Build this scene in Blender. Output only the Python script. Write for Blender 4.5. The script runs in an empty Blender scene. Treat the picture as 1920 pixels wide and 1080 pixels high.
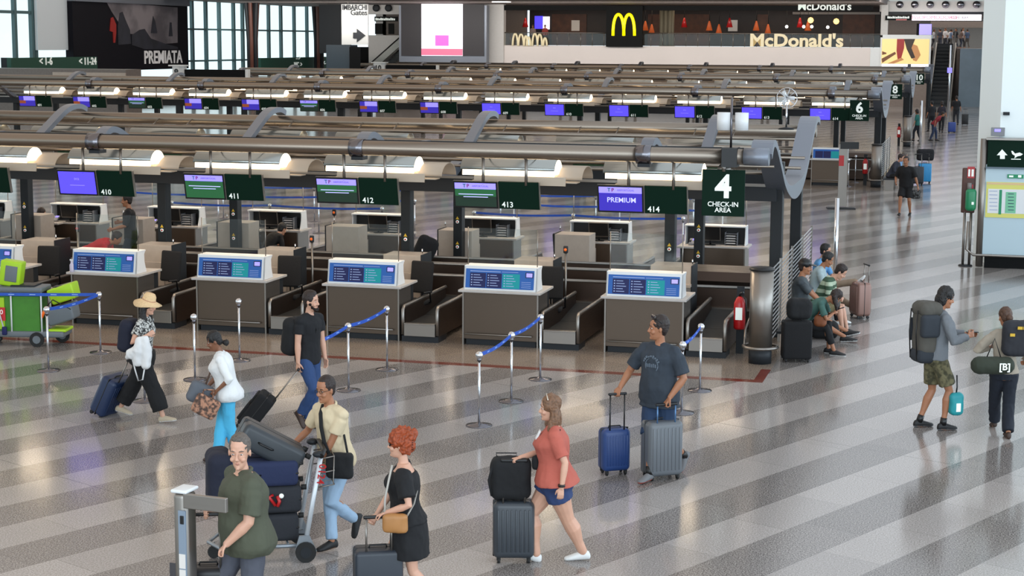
import bpy, math, random
from mathutils import Vector, Matrix, noise
R = math.radians
random.seed(7)
SC = bpy.context.scene
COL = SC.collection
# ---------------------------------------------------------------- camera
CAMZ, PITCH, YAW, ROLL, FPX = 5.0, 8.15752, 15.1726, .34265, 3230.33
cd = bpy.data.cameras.new('camera'); cam = bpy.data.objects.new('camera', cd); COL.objects.link(cam)
cd.sensor_width = 36.0; cd.lens = FPX/1920*36.0; cd.clip_end = 600; cd.clip_start = .1
_a, _p, _r = R(YAW), R(PITCH), R(ROLL)
_F = Vector((-math.sin(_a)*math.cos(_p), math.cos(_a)*math.cos(_p), -math.sin(_p)))
_R0 = Vector((math.cos(_a), math.sin(_a), 0)); _U0 = _R0.cross(_F)
_R = _R0*math.cos(_r)+_U0*math.sin(_r); _U = _U0*math.cos(_r)-_R0*math.sin(_r)
cam.matrix_world = Matrix.Translation((0, 0, CAMZ)) @ Matrix((_R, _U, -_F)).transposed().to_4x4(); SC.camera = cam
# ---------------------------------------------------------------- world + exposure
SC.view_settings.view_transform = 'Standard'; SC.view_settings.look = 'None'
SC.view_settings.gamma = 1.0; SC.view_settings.use_curve_mapping = False
SC.view_settings.exposure = 0.0
W = bpy.data.worlds.new('world'); SC.world = W; W.use_nodes = True
bg = W.node_tree.nodes['Background']; bg.inputs[0].default_value = (.78, .93, 1.0, 1); bg.inputs[1].default_value = 1.5
def area(name, loc, rot, sx, sy, power, color):
    l = bpy.data.lights.new(name, 'AREA'); l.shape = 'RECTANGLE'; l.size = sx; l.size_y = sy; l.energy = power; l.color = color
    o = bpy.data.objects.new(name, l); COL.objects.link(o); o.location = loc; o.rotation_euler = rot; return o
area('ceiling_light_warm', (-34, 62, 11.9), (0, 0, 0), 54, 130, 15500, (1.0, .88, .77))
area('ceiling_light_cool', (8, 62, 11.9), (0, 0, 0), 28, 130, 11500, (.84, .92, 1.0))
area('far_hall_lighting', (-32, 132, 7.9), (R(62), 0, 0), 56, 4, 5400, (1.0, .95, .90))  # fill light added to brighten the far fascia and walls
area('glass_facade_daylight', (24, 22, 6.0), (0, R(90), 0), 10, 60, 5600, (.70, .85, 1.0))
area('entrance_daylight', (6, -5, 6.0), (R(90), 0, 0), 40, 10, 3700, (.78, .89, 1.0))  # added cool fill from behind the camera, lifts the white column and people
area('upper_level_lighting', (-4, 160, 7.3), (0, 0, 0), 12, 12, 700, (1.0, .95, .9))  # extra area light put in to lift the dark upper right level
for xx in (-36, -26, -16): area('restaurant_lighting', (xx, 146, 7.9), (0, 0, 0), 5, 4, 110, (1.0, .72, .45))  # unseen warm fills added to make the gallery interior brighter
# pixel -> world helpers (1920x1080 frame)
def ray(x, y): return _F*FPX + _R*(x-960) + _U*(540-y)
def G(x, y, z=0.0):
    d = ray(x, y); return Vector((0, 0, CAMZ)) + d*((z-CAMZ)/d.z)
def onY(x, y, Y):
    d = ray(x, y); return Vector((0, 0, CAMZ)) + d*(Y/d.y)
def onX(x, y, X):
    d = ray(x, y); return Vector((0, 0, CAMZ)) + d*(X/d.x)
# ---------------------------------------------------------------- materials
def lin(c):
    return tuple(((v/12.92) if v <= .04045 else ((v+.055)/1.055)**2.4) for v in c)
MATS = {}
def hexc(h):
    h = h.lstrip('#'); return tuple(int(h[i:i+2], 16)/255 for i in (0, 2, 4))
def mat(name, col, rough=.5, metal=0., spec=.5, emit=0., var=0., scale=8., bump=0., col2=None, coat=0.):
    if name in MATS: return MATS[name]
    m = bpy.data.materials.new(name); m.use_nodes = True; nt = m.node_tree; b = nt.nodes['Principled BSDF']
    c = lin(hexc(col)) if isinstance(col, str) else col
    b.inputs['Base Color'].default_value = (*c, 1); b.inputs['Roughness'].default_value = rough
    b.inputs['Metallic'].default_value = metal; b.inputs['Specular IOR Level'].default_value = spec
    if coat: b.inputs['Coat Weight'].default_value = coat
    if emit:
        b.inputs['Emission Color'].default_value = (*c, 1); b.inputs['Emission Strength'].default_value = emit
    if var or bump or col2:
        tc = nt.nodes.new('ShaderNodeTexCoord'); n = nt.nodes.new('ShaderNodeTexNoise'); n.inputs['Scale'].default_value = scale
        n.inputs['Detail'].default_value = 4; nt.links.new(tc.outputs['Object'], n.inputs['Vector'])
        if var or col2:
            rp = nt.nodes.new('ShaderNodeValToRGB'); c2 = lin(hexc(col2)) if col2 else tuple(min(1, v*(1+var)) for v in c)
            c1 = c if col2 else tuple(v*(1-var) for v in c)
            rp.color_ramp.elements[0].position = .42 if col2 else .3; rp.color_ramp.elements[1].position = .58 if col2 else .7
            rp.color_ramp.elements[0].color = (*c1, 1); rp.color_ramp.elements[1].color = (*c2, 1)
            nt.links.new(n.outputs['Fac'], rp.inputs['Fac']); nt.links.new(rp.outputs['Color'], b.inputs['Base Color'])
        if bump:
            bp = nt.nodes.new('ShaderNodeBump'); bp.inputs['Strength'].default_value = bump; bp.inputs['Distance'].default_value = .02
            nt.links.new(n.outputs['Fac'], bp.inputs['Height']); nt.links.new(bp.outputs['Normal'], b.inputs['Normal'])
    MATS[name] = m; return m
def brushed(name, col, rough=.32, aniso_scale=(1, 1, 60)):
    if name in MATS: return MATS[name]
    m = mat(name, col, rough, .9); nt = m.node_tree; b = nt.nodes['Principled BSDF']
    tc = nt.nodes.new('ShaderNodeTexCoord'); mp = nt.nodes.new('ShaderNodeMapping'); mp.inputs['Scale'].default_value = aniso_scale
    n = nt.nodes.new('ShaderNodeTexNoise'); n.inputs['Scale'].default_value = 4
    nt.links.new(tc.outputs['Object'], mp.inputs['Vector']); nt.links.new(mp.outputs['Vector'], n.inputs['Vector'])
    mr = nt.nodes.new('ShaderNodeMapRange'); mr.inputs['To Min'].default_value = rough-.08; mr.inputs['To Max'].default_value = rough+.12
    nt.links.new(n.outputs['Fac'], mr.inputs['Value']); nt.links.new(mr.outputs['Result'], b.inputs['Roughness']); return m
STEEL = brushed('brushed_steel', '#8d8781', .34)
STEELD = brushed('dark_brushed_steel', '#62564c', .38)
CHROME = mat('chrome', '#d8dade', .12, 1.)
TUBE = brushed('satin_tube_metal', '#8b7f73', .30, (60, 1, 1)); TUBE.node_tree.nodes['Principled BSDF'].inputs['Metallic'].default_value = .9
DUCTM = brushed('brown_steel', '#50433c', .4)
WHITE = mat('white_laminate', '#dcdedf', .4)
DESKTOP = mat('grey_laminate', '#b5b0ac', .4, var=.05)
CABF = mat('light_beige_laminate', '#aa9d91', .5, var=.05)
GREYP = mat('grey_panel', '#74716f', .45, var=.04)
DARKG = mat('dark_grey_panel', '#23262a', .5, spec=.3)
PILLAR = mat('charcoal_paint', '#121518', .45, spec=.3, var=.08)
BLADE = mat('grey_blue_metal', '#7d828c', .38, .5)
BLACK = mat('black_plastic', '#0c0c0e', .4)
FABRICB = mat('black_fabric', '#0f0f12', .9, bump=.2, scale=60)
GREEN = mat('sign_green', '#052217', .6, spec=.12)
SIGNW = mat('sign_white', '#e8efe9', .5, emit=.25)
BEIGE = mat('reflector_beige', '#b9a997', .45, .1)
REFL = mat('reflector_silver', '#a8aaa6', .28, .75)
LAMPE = mat('lamp_glow', (1.0, .80, .52), .5, emit=5.5)
RED = mat('extinguisher_red', '#b11a1d', .3)
BLUEB = mat('belt_blue', '#2353b8', .6, var=.1)
CHROME_D = mat('dark_chrome', '#77757a', .2, 1.)
RUBBER = mat('rubber', '#161616', .7)
def glass(name, col, alpha):
    if name in MATS: return MATS[name]
    m = bpy.data.materials.new(name); m.use_nodes = True; nt = m.node_tree; out = nt.nodes['Material Output']
    nt.nodes.remove(nt.nodes['Principled BSDF']); t = nt.nodes.new('ShaderNodeBsdfTransparent'); g = nt.nodes.new('ShaderNodeBsdfGlossy')
    t.inputs[0].default_value = (*lin(hexc(col)), 1); g.inputs[1].default_value = .05
    mx = nt.nodes.new('ShaderNodeMixShader'); mx.inputs[0].default_value = alpha
    nt.links.new(t.outputs[0], mx.inputs[1]); nt.links.new(g.outputs[0], mx.inputs[2]); nt.links.new(mx.outputs[0], out.inputs[0])
    MATS[name] = m; return m
GLASS = glass('clear_glass', '#f6f9f8', .03)
# ---------------------------------------------------------------- mesh builder
class MB:
    def __init__(s): s.v = []; s.f = []; s.mi = []; s.sm = []; s.mats = []
    def _m(s, m):
        if m not in s.mats: s.mats.append(m)
        return s.mats.index(m)
    def add(s, vs, fs, m, smooth=False):
        k = len(s.v); i = s._m(m); s.v += [tuple(v) for v in vs]
        for f in fs: s.f.append(tuple(k+j for j in f)); s.mi.append(i); s.sm.append(smooth)
        return s
    def box(s, x0, x1, y0, y1, z0, z1, m, M=None):
        vs = [Vector((x, y, z)) for z in (z0, z1) for y in (y0, y1) for x in (x0, x1)]
        if M is not None: vs = [M @ v for v in vs]
        return s.add(vs, [(0, 2, 3, 1), (4, 5, 7, 6), (0, 1, 5, 4), (2, 6, 7, 3), (0, 4, 6, 2), (1, 3, 7, 5)], m)
    def prism(s, poly, axis, a0, a1, m, M=None, smooth=False):
        n = len(poly)
        def P(p, a): return {'x': (a, p[0], p[1]), 'y': (p[0], a, p[1]), 'z': (p[0], p[1], a)}[axis]
        vs = [Vector(P(p, a0)) for p in poly]+[Vector(P(p, a1)) for p in poly]
        if M is not None: vs = [M @ v for v in vs]
        fs = [(i, (i+1) % n, n+(i+1) % n, n+i) for i in range(n)]
        s.add(vs, fs, m, smooth); k = len(s.v)-2*n; i = s._m(m)
        s.f.append(tuple(k+j for j in range(n))[::-1]); s.mi.append(i); s.sm.append(False)
        s.f.append(tuple(k+n+j for j in range(n))); s.mi.append(i); s.sm.append(False)
        return s
    def tube(s, pts, r, m, seg=8, caps=True, up=None, ell=1.0):
        pts = [Vector(p) for p in pts]; n = len(pts)
        rs = list(r) if isinstance(r, (list, tuple)) else [r]*n
        vs = []; prev = None
        for i, p in enumerate(pts):
            t = (pts[min(i+1, n-1)]-pts[max(i-1, 0)]).normalized()
            if prev is None:
                ref = Vector(up) if up else (Vector((0, 0, 1)) if abs(t.z) < .9 else Vector((0, 1, 0)))
                u = t.cross(ref).normalized()
            else:
                u = (prev - t*prev.dot(t)); u = u.normalized() if u.length > 1e-6 else t.orthogonal().normalized()
            prev = u; w = t.cross(u)
            for k in range(seg):
                a = 2*math.pi*k/seg; vs.append(p+u*(rs[i]*math.cos(a))+w*(rs[i]*ell*math.sin(a)))
        fs = [(i*seg+k, i*seg+(k+1) % seg, (i+1)*seg+(k+1) % seg, (i+1)*seg+k) for i in range(n-1) for k in range(seg)]
        s.add(vs, fs, m, True)
        if caps:
            k0 = len(s.v)-n*seg; i = s._m(m)
            s.f.append(tuple(k0+j for j in range(seg))[::-1]); s.mi.append(i); s.sm.append(False)
            s.f.append(tuple(k0+(n-1)*seg+j for j in range(seg))); s.mi.append(i); s.sm.append(False)
        return s
    def cyl(s, c, r, z0, z1, m, seg=16, r2=None): return s.tube([(c[0], c[1], z0), (c[0], c[1], z1)], [r, r if r2 is None else r2], m, seg)
    def lathe(s, prof, m, seg=20, c=(0, 0, 0), M=None):
        vs = []; n = len(prof)
        for (r, z) in prof:
            for k in range(seg):
                a = 2*math.pi*k/seg; v = Vector((c[0]+r*math.cos(a), c[1]+r*math.sin(a), c[2]+z)); vs.append(M @ v if M is not None else v)
        fs = [(i*seg+k, i*seg+(k+1) % seg, (i+1)*seg+(k+1) % seg, (i+1)*seg+k) for i in range(n-1) for k in range(seg)]
        fs += [tuple(range(seg))[::-1], tuple((n-1)*seg+j for j in range(seg))]
        return s.add(vs, fs, m, True)
    def ball(s, c, r, m, seg=12, sc=(1, 1, 1), M=None):
        n = seg//2; vs = []; 
        for i in range(n+1):
            t = math.pi*i/n; rr = max(math.sin(t), 1e-3)
            for k in range(seg):
                a = 2*math.pi*k/seg; v = Vector((r*rr*math.cos(a)*sc[0], r*rr*math.sin(a)*sc[1], -r*math.cos(t)*sc[2]))
                if M is not None: v = M @ v
                vs.append(v+Vector(c))
        fs = [(i*seg+k, i*seg+(k+1) % seg, (i+1)*seg+(k+1) % seg, (i+1)*seg+k) for i in range(n) for k in range(seg)]
        return s.add(vs, fs, m, True)
    def rbox(s, c, size, r, m, M=None, seg=4, pw=None, taper=0):
        """box with rounded corners (superellipsoid-like); size = full sizes"""
        hx, hy, hz = size[0]/2, size[1]/2, size[2]/2; r = min(r, hx, hy, hz)*.999; vs = []; rings = []
        zs = [(-hz+r-r*math.cos(math.pi/2*i/seg), r*math.sin(math.pi/2*i/seg)) for i in range(seg+1)]
        zs += [(hz-r+r*math.sin(math.pi/2*i/seg), r*math.cos(math.pi/2*i/seg)) for i in range(seg+1)]
        for (z, q) in zs:
            for (sx, sy, a0) in ((1, 1, 0), (-1, 1, 90), (-1, -1, 180), (1, -1, 270)):
                for j in range(seg+1):
                    a = R(a0+90*j/seg); f = 1-taper*(z+hz)/(2*hz)
                    v = Vector(((sx*(hx-r)+q*math.cos(a))*f, (sy*(hy-r)+q*math.sin(a))*f, z))
                    if M is not None: v = M @ v
                    vs.append(v+Vector(c))
        n = 4*(seg+1); k = len(zs)
        fs = [(i*n+j, i*n+(j+1) % n, (i+1)*n+(j+1) % n, (i+1)*n+j) for i in range(k-1) for j in range(n)]
        fs += [tuple(range(n))[::-1], tuple((k-1)*n+j for j in range(n))]
        return s.add(vs, fs, m, True)
    def text(s, t, size, m, M, ext=.004, align='CENTER', bold=0.):
        key = (t, align, bold, ext/size)
        if key not in TEXTS:
            cu = bpy.data.curves.new('txt', 'FONT'); cu.body = t; cu.size = 1; cu.extrude = ext/size; cu.align_x = align; cu.align_y = 'CENTER'; cu.offset = bold; cu.resolution_u = 3
            o = bpy.data.objects.new('txt', cu); COL.objects.link(o); dg = bpy.context.evaluated_depsgraph_get(); dg.update()
            me = bpy.data.meshes.new_from_object(o.evaluated_get(dg)); TEXTS[key] = ([v.co.copy() for v in me.vertices], [tuple(p.vertices) for p in me.polygons])
            bpy.data.objects.remove(o); bpy.data.meshes.remove(me); bpy.data.curves.remove(cu)
        vs, fs = TEXTS[key]; return s.add([M @ (v*size) for v in vs], fs, m)
    def islands(s):
        p = list(range(len(s.v)))
        def fi(a):
            while p[a] != a: p[a] = p[p[a]]; a = p[a]
            return a
        for f in s.f:
            for q in f[1:]: p[fi(q)] = fi(f[0])
        comp = {}
        for k in range(len(s.v)): comp.setdefault(fi(k), []).append(k)
        C = []
        for vs in comp.values(): C.append([set(vs), [min(s.v[k][a] for k in vs)-.004 for a in range(3)], [max(s.v[k][a] for k in vs)+.004 for a in range(3)]])
        ch = True
        while ch:
            ch = False
            for i in range(len(C)):
                for j in range(i+1, len(C)):
                    if all(C[i][1][a] <= C[j][2][a] and C[j][1][a] <= C[i][2][a] for a in range(3)):
                        C[i][0] |= C[j][0]; C[i][1] = [min(a, b) for a, b in zip(C[i][1], C[j][1])]; C[i][2] = [max(a, b) for a, b in zip(C[i][2], C[j][2])]; C.pop(j); ch = True; break
                if ch: break
        out = []
        for vs, _, _ in C:
            m = MB(); m.mats = s.mats; ix = {}
            for k in sorted(vs): ix[k] = len(m.v); m.v.append(s.v[k])
            for f, mi, sm in zip(s.f, s.mi, s.sm):
                if f[0] in vs: m.f.append(tuple(ix[k] for k in f)); m.mi.append(mi); m.sm.append(sm)
            out.append(m)
        return out
    def build(s, name, parent=None, loc=(0, 0, 0), rz=0., bevel=0., sub=0):
        if parent and name in SPLIT:
            q = s.islands()
            if len(q) > 1:
                os_ = [m.build1(SPLIT[name], parent, loc, rz, bevel, sub) for m in q]; return os_[0]
        return s.build1(name, parent, loc, rz, bevel, sub)
    def build1(s, name, parent=None, loc=(0, 0, 0), rz=0., bevel=0., sub=0):
        me = bpy.data.meshes.new(name); me.from_pydata(s.v, [], s.f)
        for m in s.mats: me.materials.append(m)
        me.polygons.foreach_set('material_index', s.mi); me.polygons.foreach_set('use_smooth', s.sm); me.update()
        o = bpy.data.objects.new(name, me); COL.objects.link(o); o.location = loc; o.rotation_euler = (0, 0, rz)
        if parent: o.parent = parent
        if bevel:
            b = o.modifiers.new('bevel', 'BEVEL'); b.width = bevel; b.segments = 2; b.limit_method = 'ANGLE'; b.angle_limit = R(50)
        if sub: q = o.modifiers.new('sub', 'SUBSURF'); q.levels = sub; q.render_levels = sub
        return o
SPLIT = {k: k for k in ('edge_trim', 'side_wall', 'guard_rail', 'pole', 'panel_frame', 'thin_pipe', 'housing', 'guide_rail', 'belt', 'armrest', 'bracket', 'side_pocket', 'skirt', 'dark_panel', 'door')}
SPLIT.update({'posts': 'post', 'warning_label': 'warning_label', 'red_sign': 'red_sign', 'eyes': 'eye', 'eyebrows': 'eyebrow', 'legs': 'leg', 'frame_rods': 'frame_rod', 'yellow_patches': 'yellow_patch', 'straps': 'strap', 'cap_and_base': 'end_cap'})
ORD = 'first second third fourth fifth sixth seventh eighth ninth tenth eleventh twelfth thirteenth fourteenth fifteenth'.split()
TEXTS = {}
VM = Matrix.Rotation(R(90), 4, 'X')   # text standing upright, facing -Y
def T(x, y, z): return Matrix.Translation((x, y, z))
def RZ(a): return Matrix.Rotation(a, 4, 'Z')
def thing(name, label, cat, loc=(0, 0, 0), rz=0., group=None):
    o = bpy.data.objects.new(name, None); COL.objects.link(o); o.location = loc; o.rotation_euler = (0, 0, rz); o.empty_display_size = .1
    return tag(o, label, cat, group)
def tag(o, label, cat, group=None, kind=None):
    o['label'] = label; o['category'] = cat
    if group: o['group'] = group
    if kind: o['kind'] = kind
    return o
def struct(o): o['kind'] = 'structure'; return o
KIDS = {}
def dup(root, loc, rz=None, label=None, group=None):
    def cp(o, par):
        c = o.copy(); COL.objects.link(c); c.parent = par
        for ch in kids.get(o.name, []): cp(ch, c)
        return c
    kids = KIDS.get(root.name)
    if kids is None:
        kids = {}
        def walk(o):
            kids[o.name] = [x for x in COL.objects if x.parent is o]
            for x in kids[o.name]: walk(x)
        walk(root); KIDS[root.name] = kids
    r = cp(root, None); r.location = loc
    if rz is not None: r.rotation_euler = (0, 0, rz)
    if label: r['label'] = label
    if group: r['group'] = group
    return r
# ================================================================ SETTING
def floor_material():
    m = bpy.data.materials.new('striped_terrazzo'); m.use_nodes = True; nt = m.node_tree; b = nt.nodes['Principled BSDF']; L = nt.links.new
    geo = nt.nodes.new('ShaderNodeNewGeometry'); sep = nt.nodes.new('ShaderNodeSeparateXYZ'); L(geo.outputs['Position'], sep.inputs[0])
    def N(op, a, bb=None, c=None):
        n = nt.nodes.new('ShaderNodeMath'); n.operation = op
        for i, v in enumerate((a, bb, c)):
            if v is None: continue
            if isinstance(v, (int, float)): n.inputs[i].default_value = v
            else: L(v, n.inputs[i])
        return n.outputs[0]
    def mix(f, a, bb, t='RGBA'):
        n = nt.nodes.new('ShaderNodeMix'); n.data_type = 'RGBA'
        if isinstance(f, (int, float)): n.inputs[0].default_value = f
        else: L(f, n.inputs[0])
        for k, v in ((6, a), (7, bb)):
            if isinstance(v, tuple): n.inputs[k].default_value = (*v, 1)
            else: L(v, n.inputs[k])
        return n.outputs[2]
    ang = R(64.4); sx, cx = math.sin(ang), math.cos(ang)
    X, Y = sep.outputs[0], sep.outputs[1]
    s = N('ADD', N('MULTIPLY', X, -sx), N('MULTIPLY', Y, cx)); t = N('ADD', N('MULTIPLY', X, cx), N('MULTIPLY', Y, sx))
    w = .678; p0 = STRIPE0
    u = N('DIVIDE', N('SUBTRACT', s, p0), w); fl = N('FLOOR', u); par = N('ABSOLUTE', N('MODULO', fl, 2.0))
    def noise_(scale, det=3):
        n = nt.nodes.new('ShaderNodeTexNoise'); n.inputs['Scale'].default_value = scale; n.inputs['Detail'].default_value = det; L(geo.outputs['Position'], n.inputs['Vector']); return n.outputs['Fac']
    def ramp(f, a, bb, c0, c1):
        n = nt.nodes.new('ShaderNodeValToRGB'); n.color_ramp.elements[0].position = a; n.color_ramp.elements[1].position = bb
        n.color_ramp.elements[0].color = (*c0, 1); n.color_ramp.elements[1].color = (*c1, 1); L(f, n.inputs[0]); return n.outputs[0]
    fine = noise_(62, 3); cloud = noise_(.9, 3)
    light = ramp(fine, .40, .62, lin(hexc('#8b8480')), lin(hexc('#b2aca8')))
    dark = ramp(fine, .44, .58, lin(hexc('#5a5451')), lin(hexc('#9a9490')))
    brown = ramp(fine, .42, .60, lin(hexc('#73665c')), lin(hexc('#9a8d80')))
    base = mix(par, light, dark)
    # slabs along the light bands, offset band by band; a dark joint between slabs
    wn = nt.nodes.new('ShaderNodeTexWhiteNoise'); wn.noise_dimensions = '1D'; L(fl, wn.inputs['W'])
    tt = N('ADD', N('DIVIDE', t, 1.25), N('MULTIPLY', wn.outputs['Value'], 7.0)); ft = N('FRACT', tt); cell = N('FLOOR', tt)
    w2 = nt.nodes.new('ShaderNodeTexWhiteNoise'); w2.noise_dimensions = '2D'; cmb = nt.nodes.new('ShaderNodeCombineXYZ'); L(fl, cmb.inputs[0]); L(cell, cmb.inputs[1]); L(cmb.outputs[0], w2.inputs['Vector'])
    tone = N('ADD', .90, N('MULTIPLY', w2.outputs['Value'], .16)); tone = N('MULTIPLY', tone, N('ADD', .93, N('MULTIPLY', cloud, .14)))
    fu = N('FRACT', u); j = N('MAXIMUM', N('LESS_THAN', ft, .007), N('MAXIMUM', N('LESS_THAN', fu, .010), N('LESS_THAN', N('ABSOLUTE', N('SUBTRACT', N('FRACT', N('DIVIDE', t, 7.5)), .5)), .0012)))
    # zone in front of / inside the check-in islands: uniform brown granite, red edge line
    def zone(y0, y1, xr): return N('MULTIPLY', N('MULTIPLY', N('GREATER_THAN', Y, y0), N('LESS_THAN', Y, y1)), N('LESS_THAN', X, xr))
    z4 = zone(25.30, 37.2, -2.98); z6 = zone(60.1, 71.8, -2.9)
    base = mix(N('MAXIMUM', z4, z6), base, brown)
    redm = N("SUBTRACT", zone(25.22, 26.3, -2.98), zone(25.42, 26.3, -3.13))
    base = mix(redm, base, lin(hexc('#6e3226')))
    mul = nt.nodes.new('ShaderNodeVectorMath'); mul.operation = 'SCALE'; L(base, mul.inputs[0]); L(N('MULTIPLY', tone, N('SUBTRACT', 1.0, N('MULTIPLY', j, .35))), mul.inputs['Scale'])
    L(mul.outputs[0], b.inputs['Base Color'])
    b.inputs['Roughness'].default_value = .14; b.inputs['Specular IOR Level'].default_value = .32
    return m
_a0 = R(64.4); _P = G(1300, 846); STRIPE0 = -math.sin(_a0)*_P.x+math.cos(_a0)*_P.y - .678*20
FLOORM = floor_material()
mb = MB(); mb.box(-75, 45, -5, 170, -.3, 0, FLOORM); struct(mb.build('floor'))
CEIL = mat('ceiling_grey', '#8f8984', .8)
mb = MB(); mb.box(-62, 24, -5, 150, 12, 12.3, CEIL); struct(mb.build('ceiling'))
WALLM = mat('white_wall', '#d9dcdc', .5, var=.02); OFFW = mat('offwhite_wall', '#c4c1bd', .5, var=.03)
CYAN = mat('window_mullion', '#4d6a6e', .4); DKGREEN = mat('green_band', '#174a3a', .5)
FARY = 142.0; SIDEX = -62.0
def F(x, y, Y=FARY): return onY(x, y, Y)
def S(x, y): return onX(x, y, SIDEX)
# ================================================================ CHECK-IN ISLANDS
PIT, XC0 = 2.405, -5.127
PNAVY = mat('panel_navy', '#1a1f52', .5, spec=.3); PBLUE = mat('panel_blue', '#2a5ea8', .5, spec=.3); PTEAL = mat('panel_teal', '#0f9499', .5, spec=.3)
PTXT = mat('panel_text', '#9fb0dc', .5); SCRB = mat('screen_blue', (.07, .05, .75), .3, emit=1.3); SCRL = mat('screen_lavender', (.26, .22, .95), .3, emit=1.0)
SCRD = mat('screen_dark', (.012, .03, .02), .3, emit=.5); SCRG = mat('screen_green', (.02, .11, .04), .3, emit=.45); SCRT = mat('screen_text', (.45, .45, .95), .3, emit=.9)
SCRP = mat('screen_violet', (.03, .02, .30), .3, emit=1.0); ORANGE = mat('warning_orange', '#d8601a', .5, emit=.4); WARNY = mat('warning_yellow', '#c9a227', .5)
KEYS = mat('keypad_grey', '#83858a', .5); PAPER = mat('paper', '#d5d0cb', .7)
def make_desk(label, full=True, small='lit'):
    t = thing('check_in_desk', label, 'desk')
    b = MB(); b.box(-.64, .64, .05, .62, .10, .89, STEELD); b.box(-.60, .60, .08, .58, 0, .10, DARKG)
    b.build('body', t, bevel=.004)
    e = MB(); e.box(.625, .65, .03, .64, 0, .89, STEEL); e.box(-.65, -.625, .03, .64, 0, .89, STEEL); e.build('edge_trim', t)
    r = MB(); r.tube([(-.60, .0, .19), (.55, .0, .19)], .013, STEEL, 8); r.tube([(-.58, 0, .19), (-.58, .06, .19)], .01, STEEL, 6); r.tube([(.5, 0, .19), (.5, .06, .19)], .01, STEEL, 6); r.build('foot_rail', t)
    d = MB(); d.prism([(-.70, -.05), (.70, -.05), (.70, .86), (.18, .86), (.18, .62), (-.70, .62)], 'z', .89, .93, DESKTOP); d.build('desktop', t, bevel=.006)
    s = MB(); s.box(.60, .63, .64, .84, .12, .89, DARKG); s.build('side_panel', t)
    # raised information box on the desk
    w = MB(); L, Rr = -.63, .62
    side = [(.02, .93), (.085, 1.31), (.40, 1.31), (.355, 1.25), (.36, 1.12), (.43, .93)]
    for x0 in (L, Rr-.025): w.prism(side, 'x', x0, x0+.025, WHITE)
    w.prism([(.02, .93), (.085, 1.31), (.105, 1.31), (.045, .93)], 'x', L, Rr, WHITE); w.box(L, Rr, .085, .41, 1.295, 1.325, WHITE)
    hd = w.build('info_box', t, bevel=.006)
    if full:
        k = MB(); k.box(L+.03, Rr-.03, .13, .15, .93, 1.29, BLACK); k.build('back_recess', hd)
    M = Matrix.Translation((0, .0145, .945)) @ Matrix.Rotation(R(-9.7), 4, 'X')
    def pb(x0, x1, z0, z1, m, o=.0): p.box(x0, x1, -.004-o, 0, z0, z1, m, M)
    p = MB(); pb(L+.035, Rr-.05, .02, .335, PBLUE); pb(-.52, -.25, .03, .27, PNAVY, .002); pb(-.235, .02, .03, .27, PNAVY, .002); pb(.035, .33, .03, .27, PTEAL, .002)
    p.build('info_panel', hd)
    if full:
        p = MB()
        for (x0, n) in ((-.50, 5), (-.215, 5), (.06, 5)):
            for i in range(n):
                z = .235-.042*i; pb(x0, x0+.02, z-.009, z+.009, PTXT, .004); pb(x0+.04, x0+.15+.05*((i*7) % 3)/2, z-.005, z+.005, PTXT, .004)
        pb(-.52, .0, .292, .303, PTXT, .004); pb(.02, .30, .294, .301, PTXT, .004)
        for i in range(4): pb(.36, .52, .05+.03*i, .056+.03*i, PTXT, .004)
        p.build('panel_lettering', hd)
    p = MB(); pb(.425, .555, .215, .305, BLACK, .003); pb(.44, .54, .228, .292, SCRL if small == 'lit' else CHROME_D, .005); p.build('small_display', hd)
    if full:
        g = MB()
        for x in (-.60, .585): g.tube([(x, .2, 1.325), (x, .2, 1.95)], .009, STEEL, 6)
        g.box(-.59, .575, .197, .203, 1.36, 1.94, GLASS); g.build('glass_screen', t)
    return t
def make_conveyor(label):
    t = thing('baggage_conveyor', label, 'conveyor')
    b = MB()
    for s in (-1, 1):
        x0, x1 = sorted((s*.27, s*.325)); b.box(x0, x1, .10, 2.35, .10, .57, DUCTM)
    b.build('side_wall', t)
    r = MB()
    for s in (-1, 1):
        r.tube([(s*.30, .04, .12), (s*.30, .04, .54), (s*.30, .09, .59), (s*.30, 2.42, .60)], .032, STEEL, 8)
    r.build('guard_rail', t)
    c = MB(); c.box(-.27, .27, .0, .06, .10, .30, STEEL); c.box(-.27, .27, -.01, .09, .295, .318, STEEL); c.build('front_plate', t, bevel=.004)
    k = MB(); k.box(-.32, .32, .03, .5, 0, .10, DARKG); k.build('plinth', t)
    b = MB(); b.box(-.268, .268, .09, 1.15, .26, .285, RUBBER); b.prism([(1.15, .26), (2.35, .40), (2.35, .43), (1.15, .288)], 'x', -.268, .268, RUBBER); b.build('belt', t)
    return t
def make_cabinet(label):
    t = thing('desk_cabinet', label, 'cabinet')
    b = MB(); b.box(-.35, .35, 0, .55, .0, 1.24, CABF); b.build('body', t, bevel=.006)
    d = MB(); d.box(-.36, .20, -.018, 0, .05, .93, CABF); d.build('door', t, bevel=.004)
    s = MB(); s.box(.35, .368, -.01, .56, .0, 1.255, DARKG); s.box(.17, .36, -.16, 0, .90, .945, CABF); s.build('side_panel', t)
    h = MB(); h.tube([(.36, .05, 1.28), (.36, .05, 1.36)], .012, CHROME, 6); h.build('knob', t)
    return t
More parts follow.
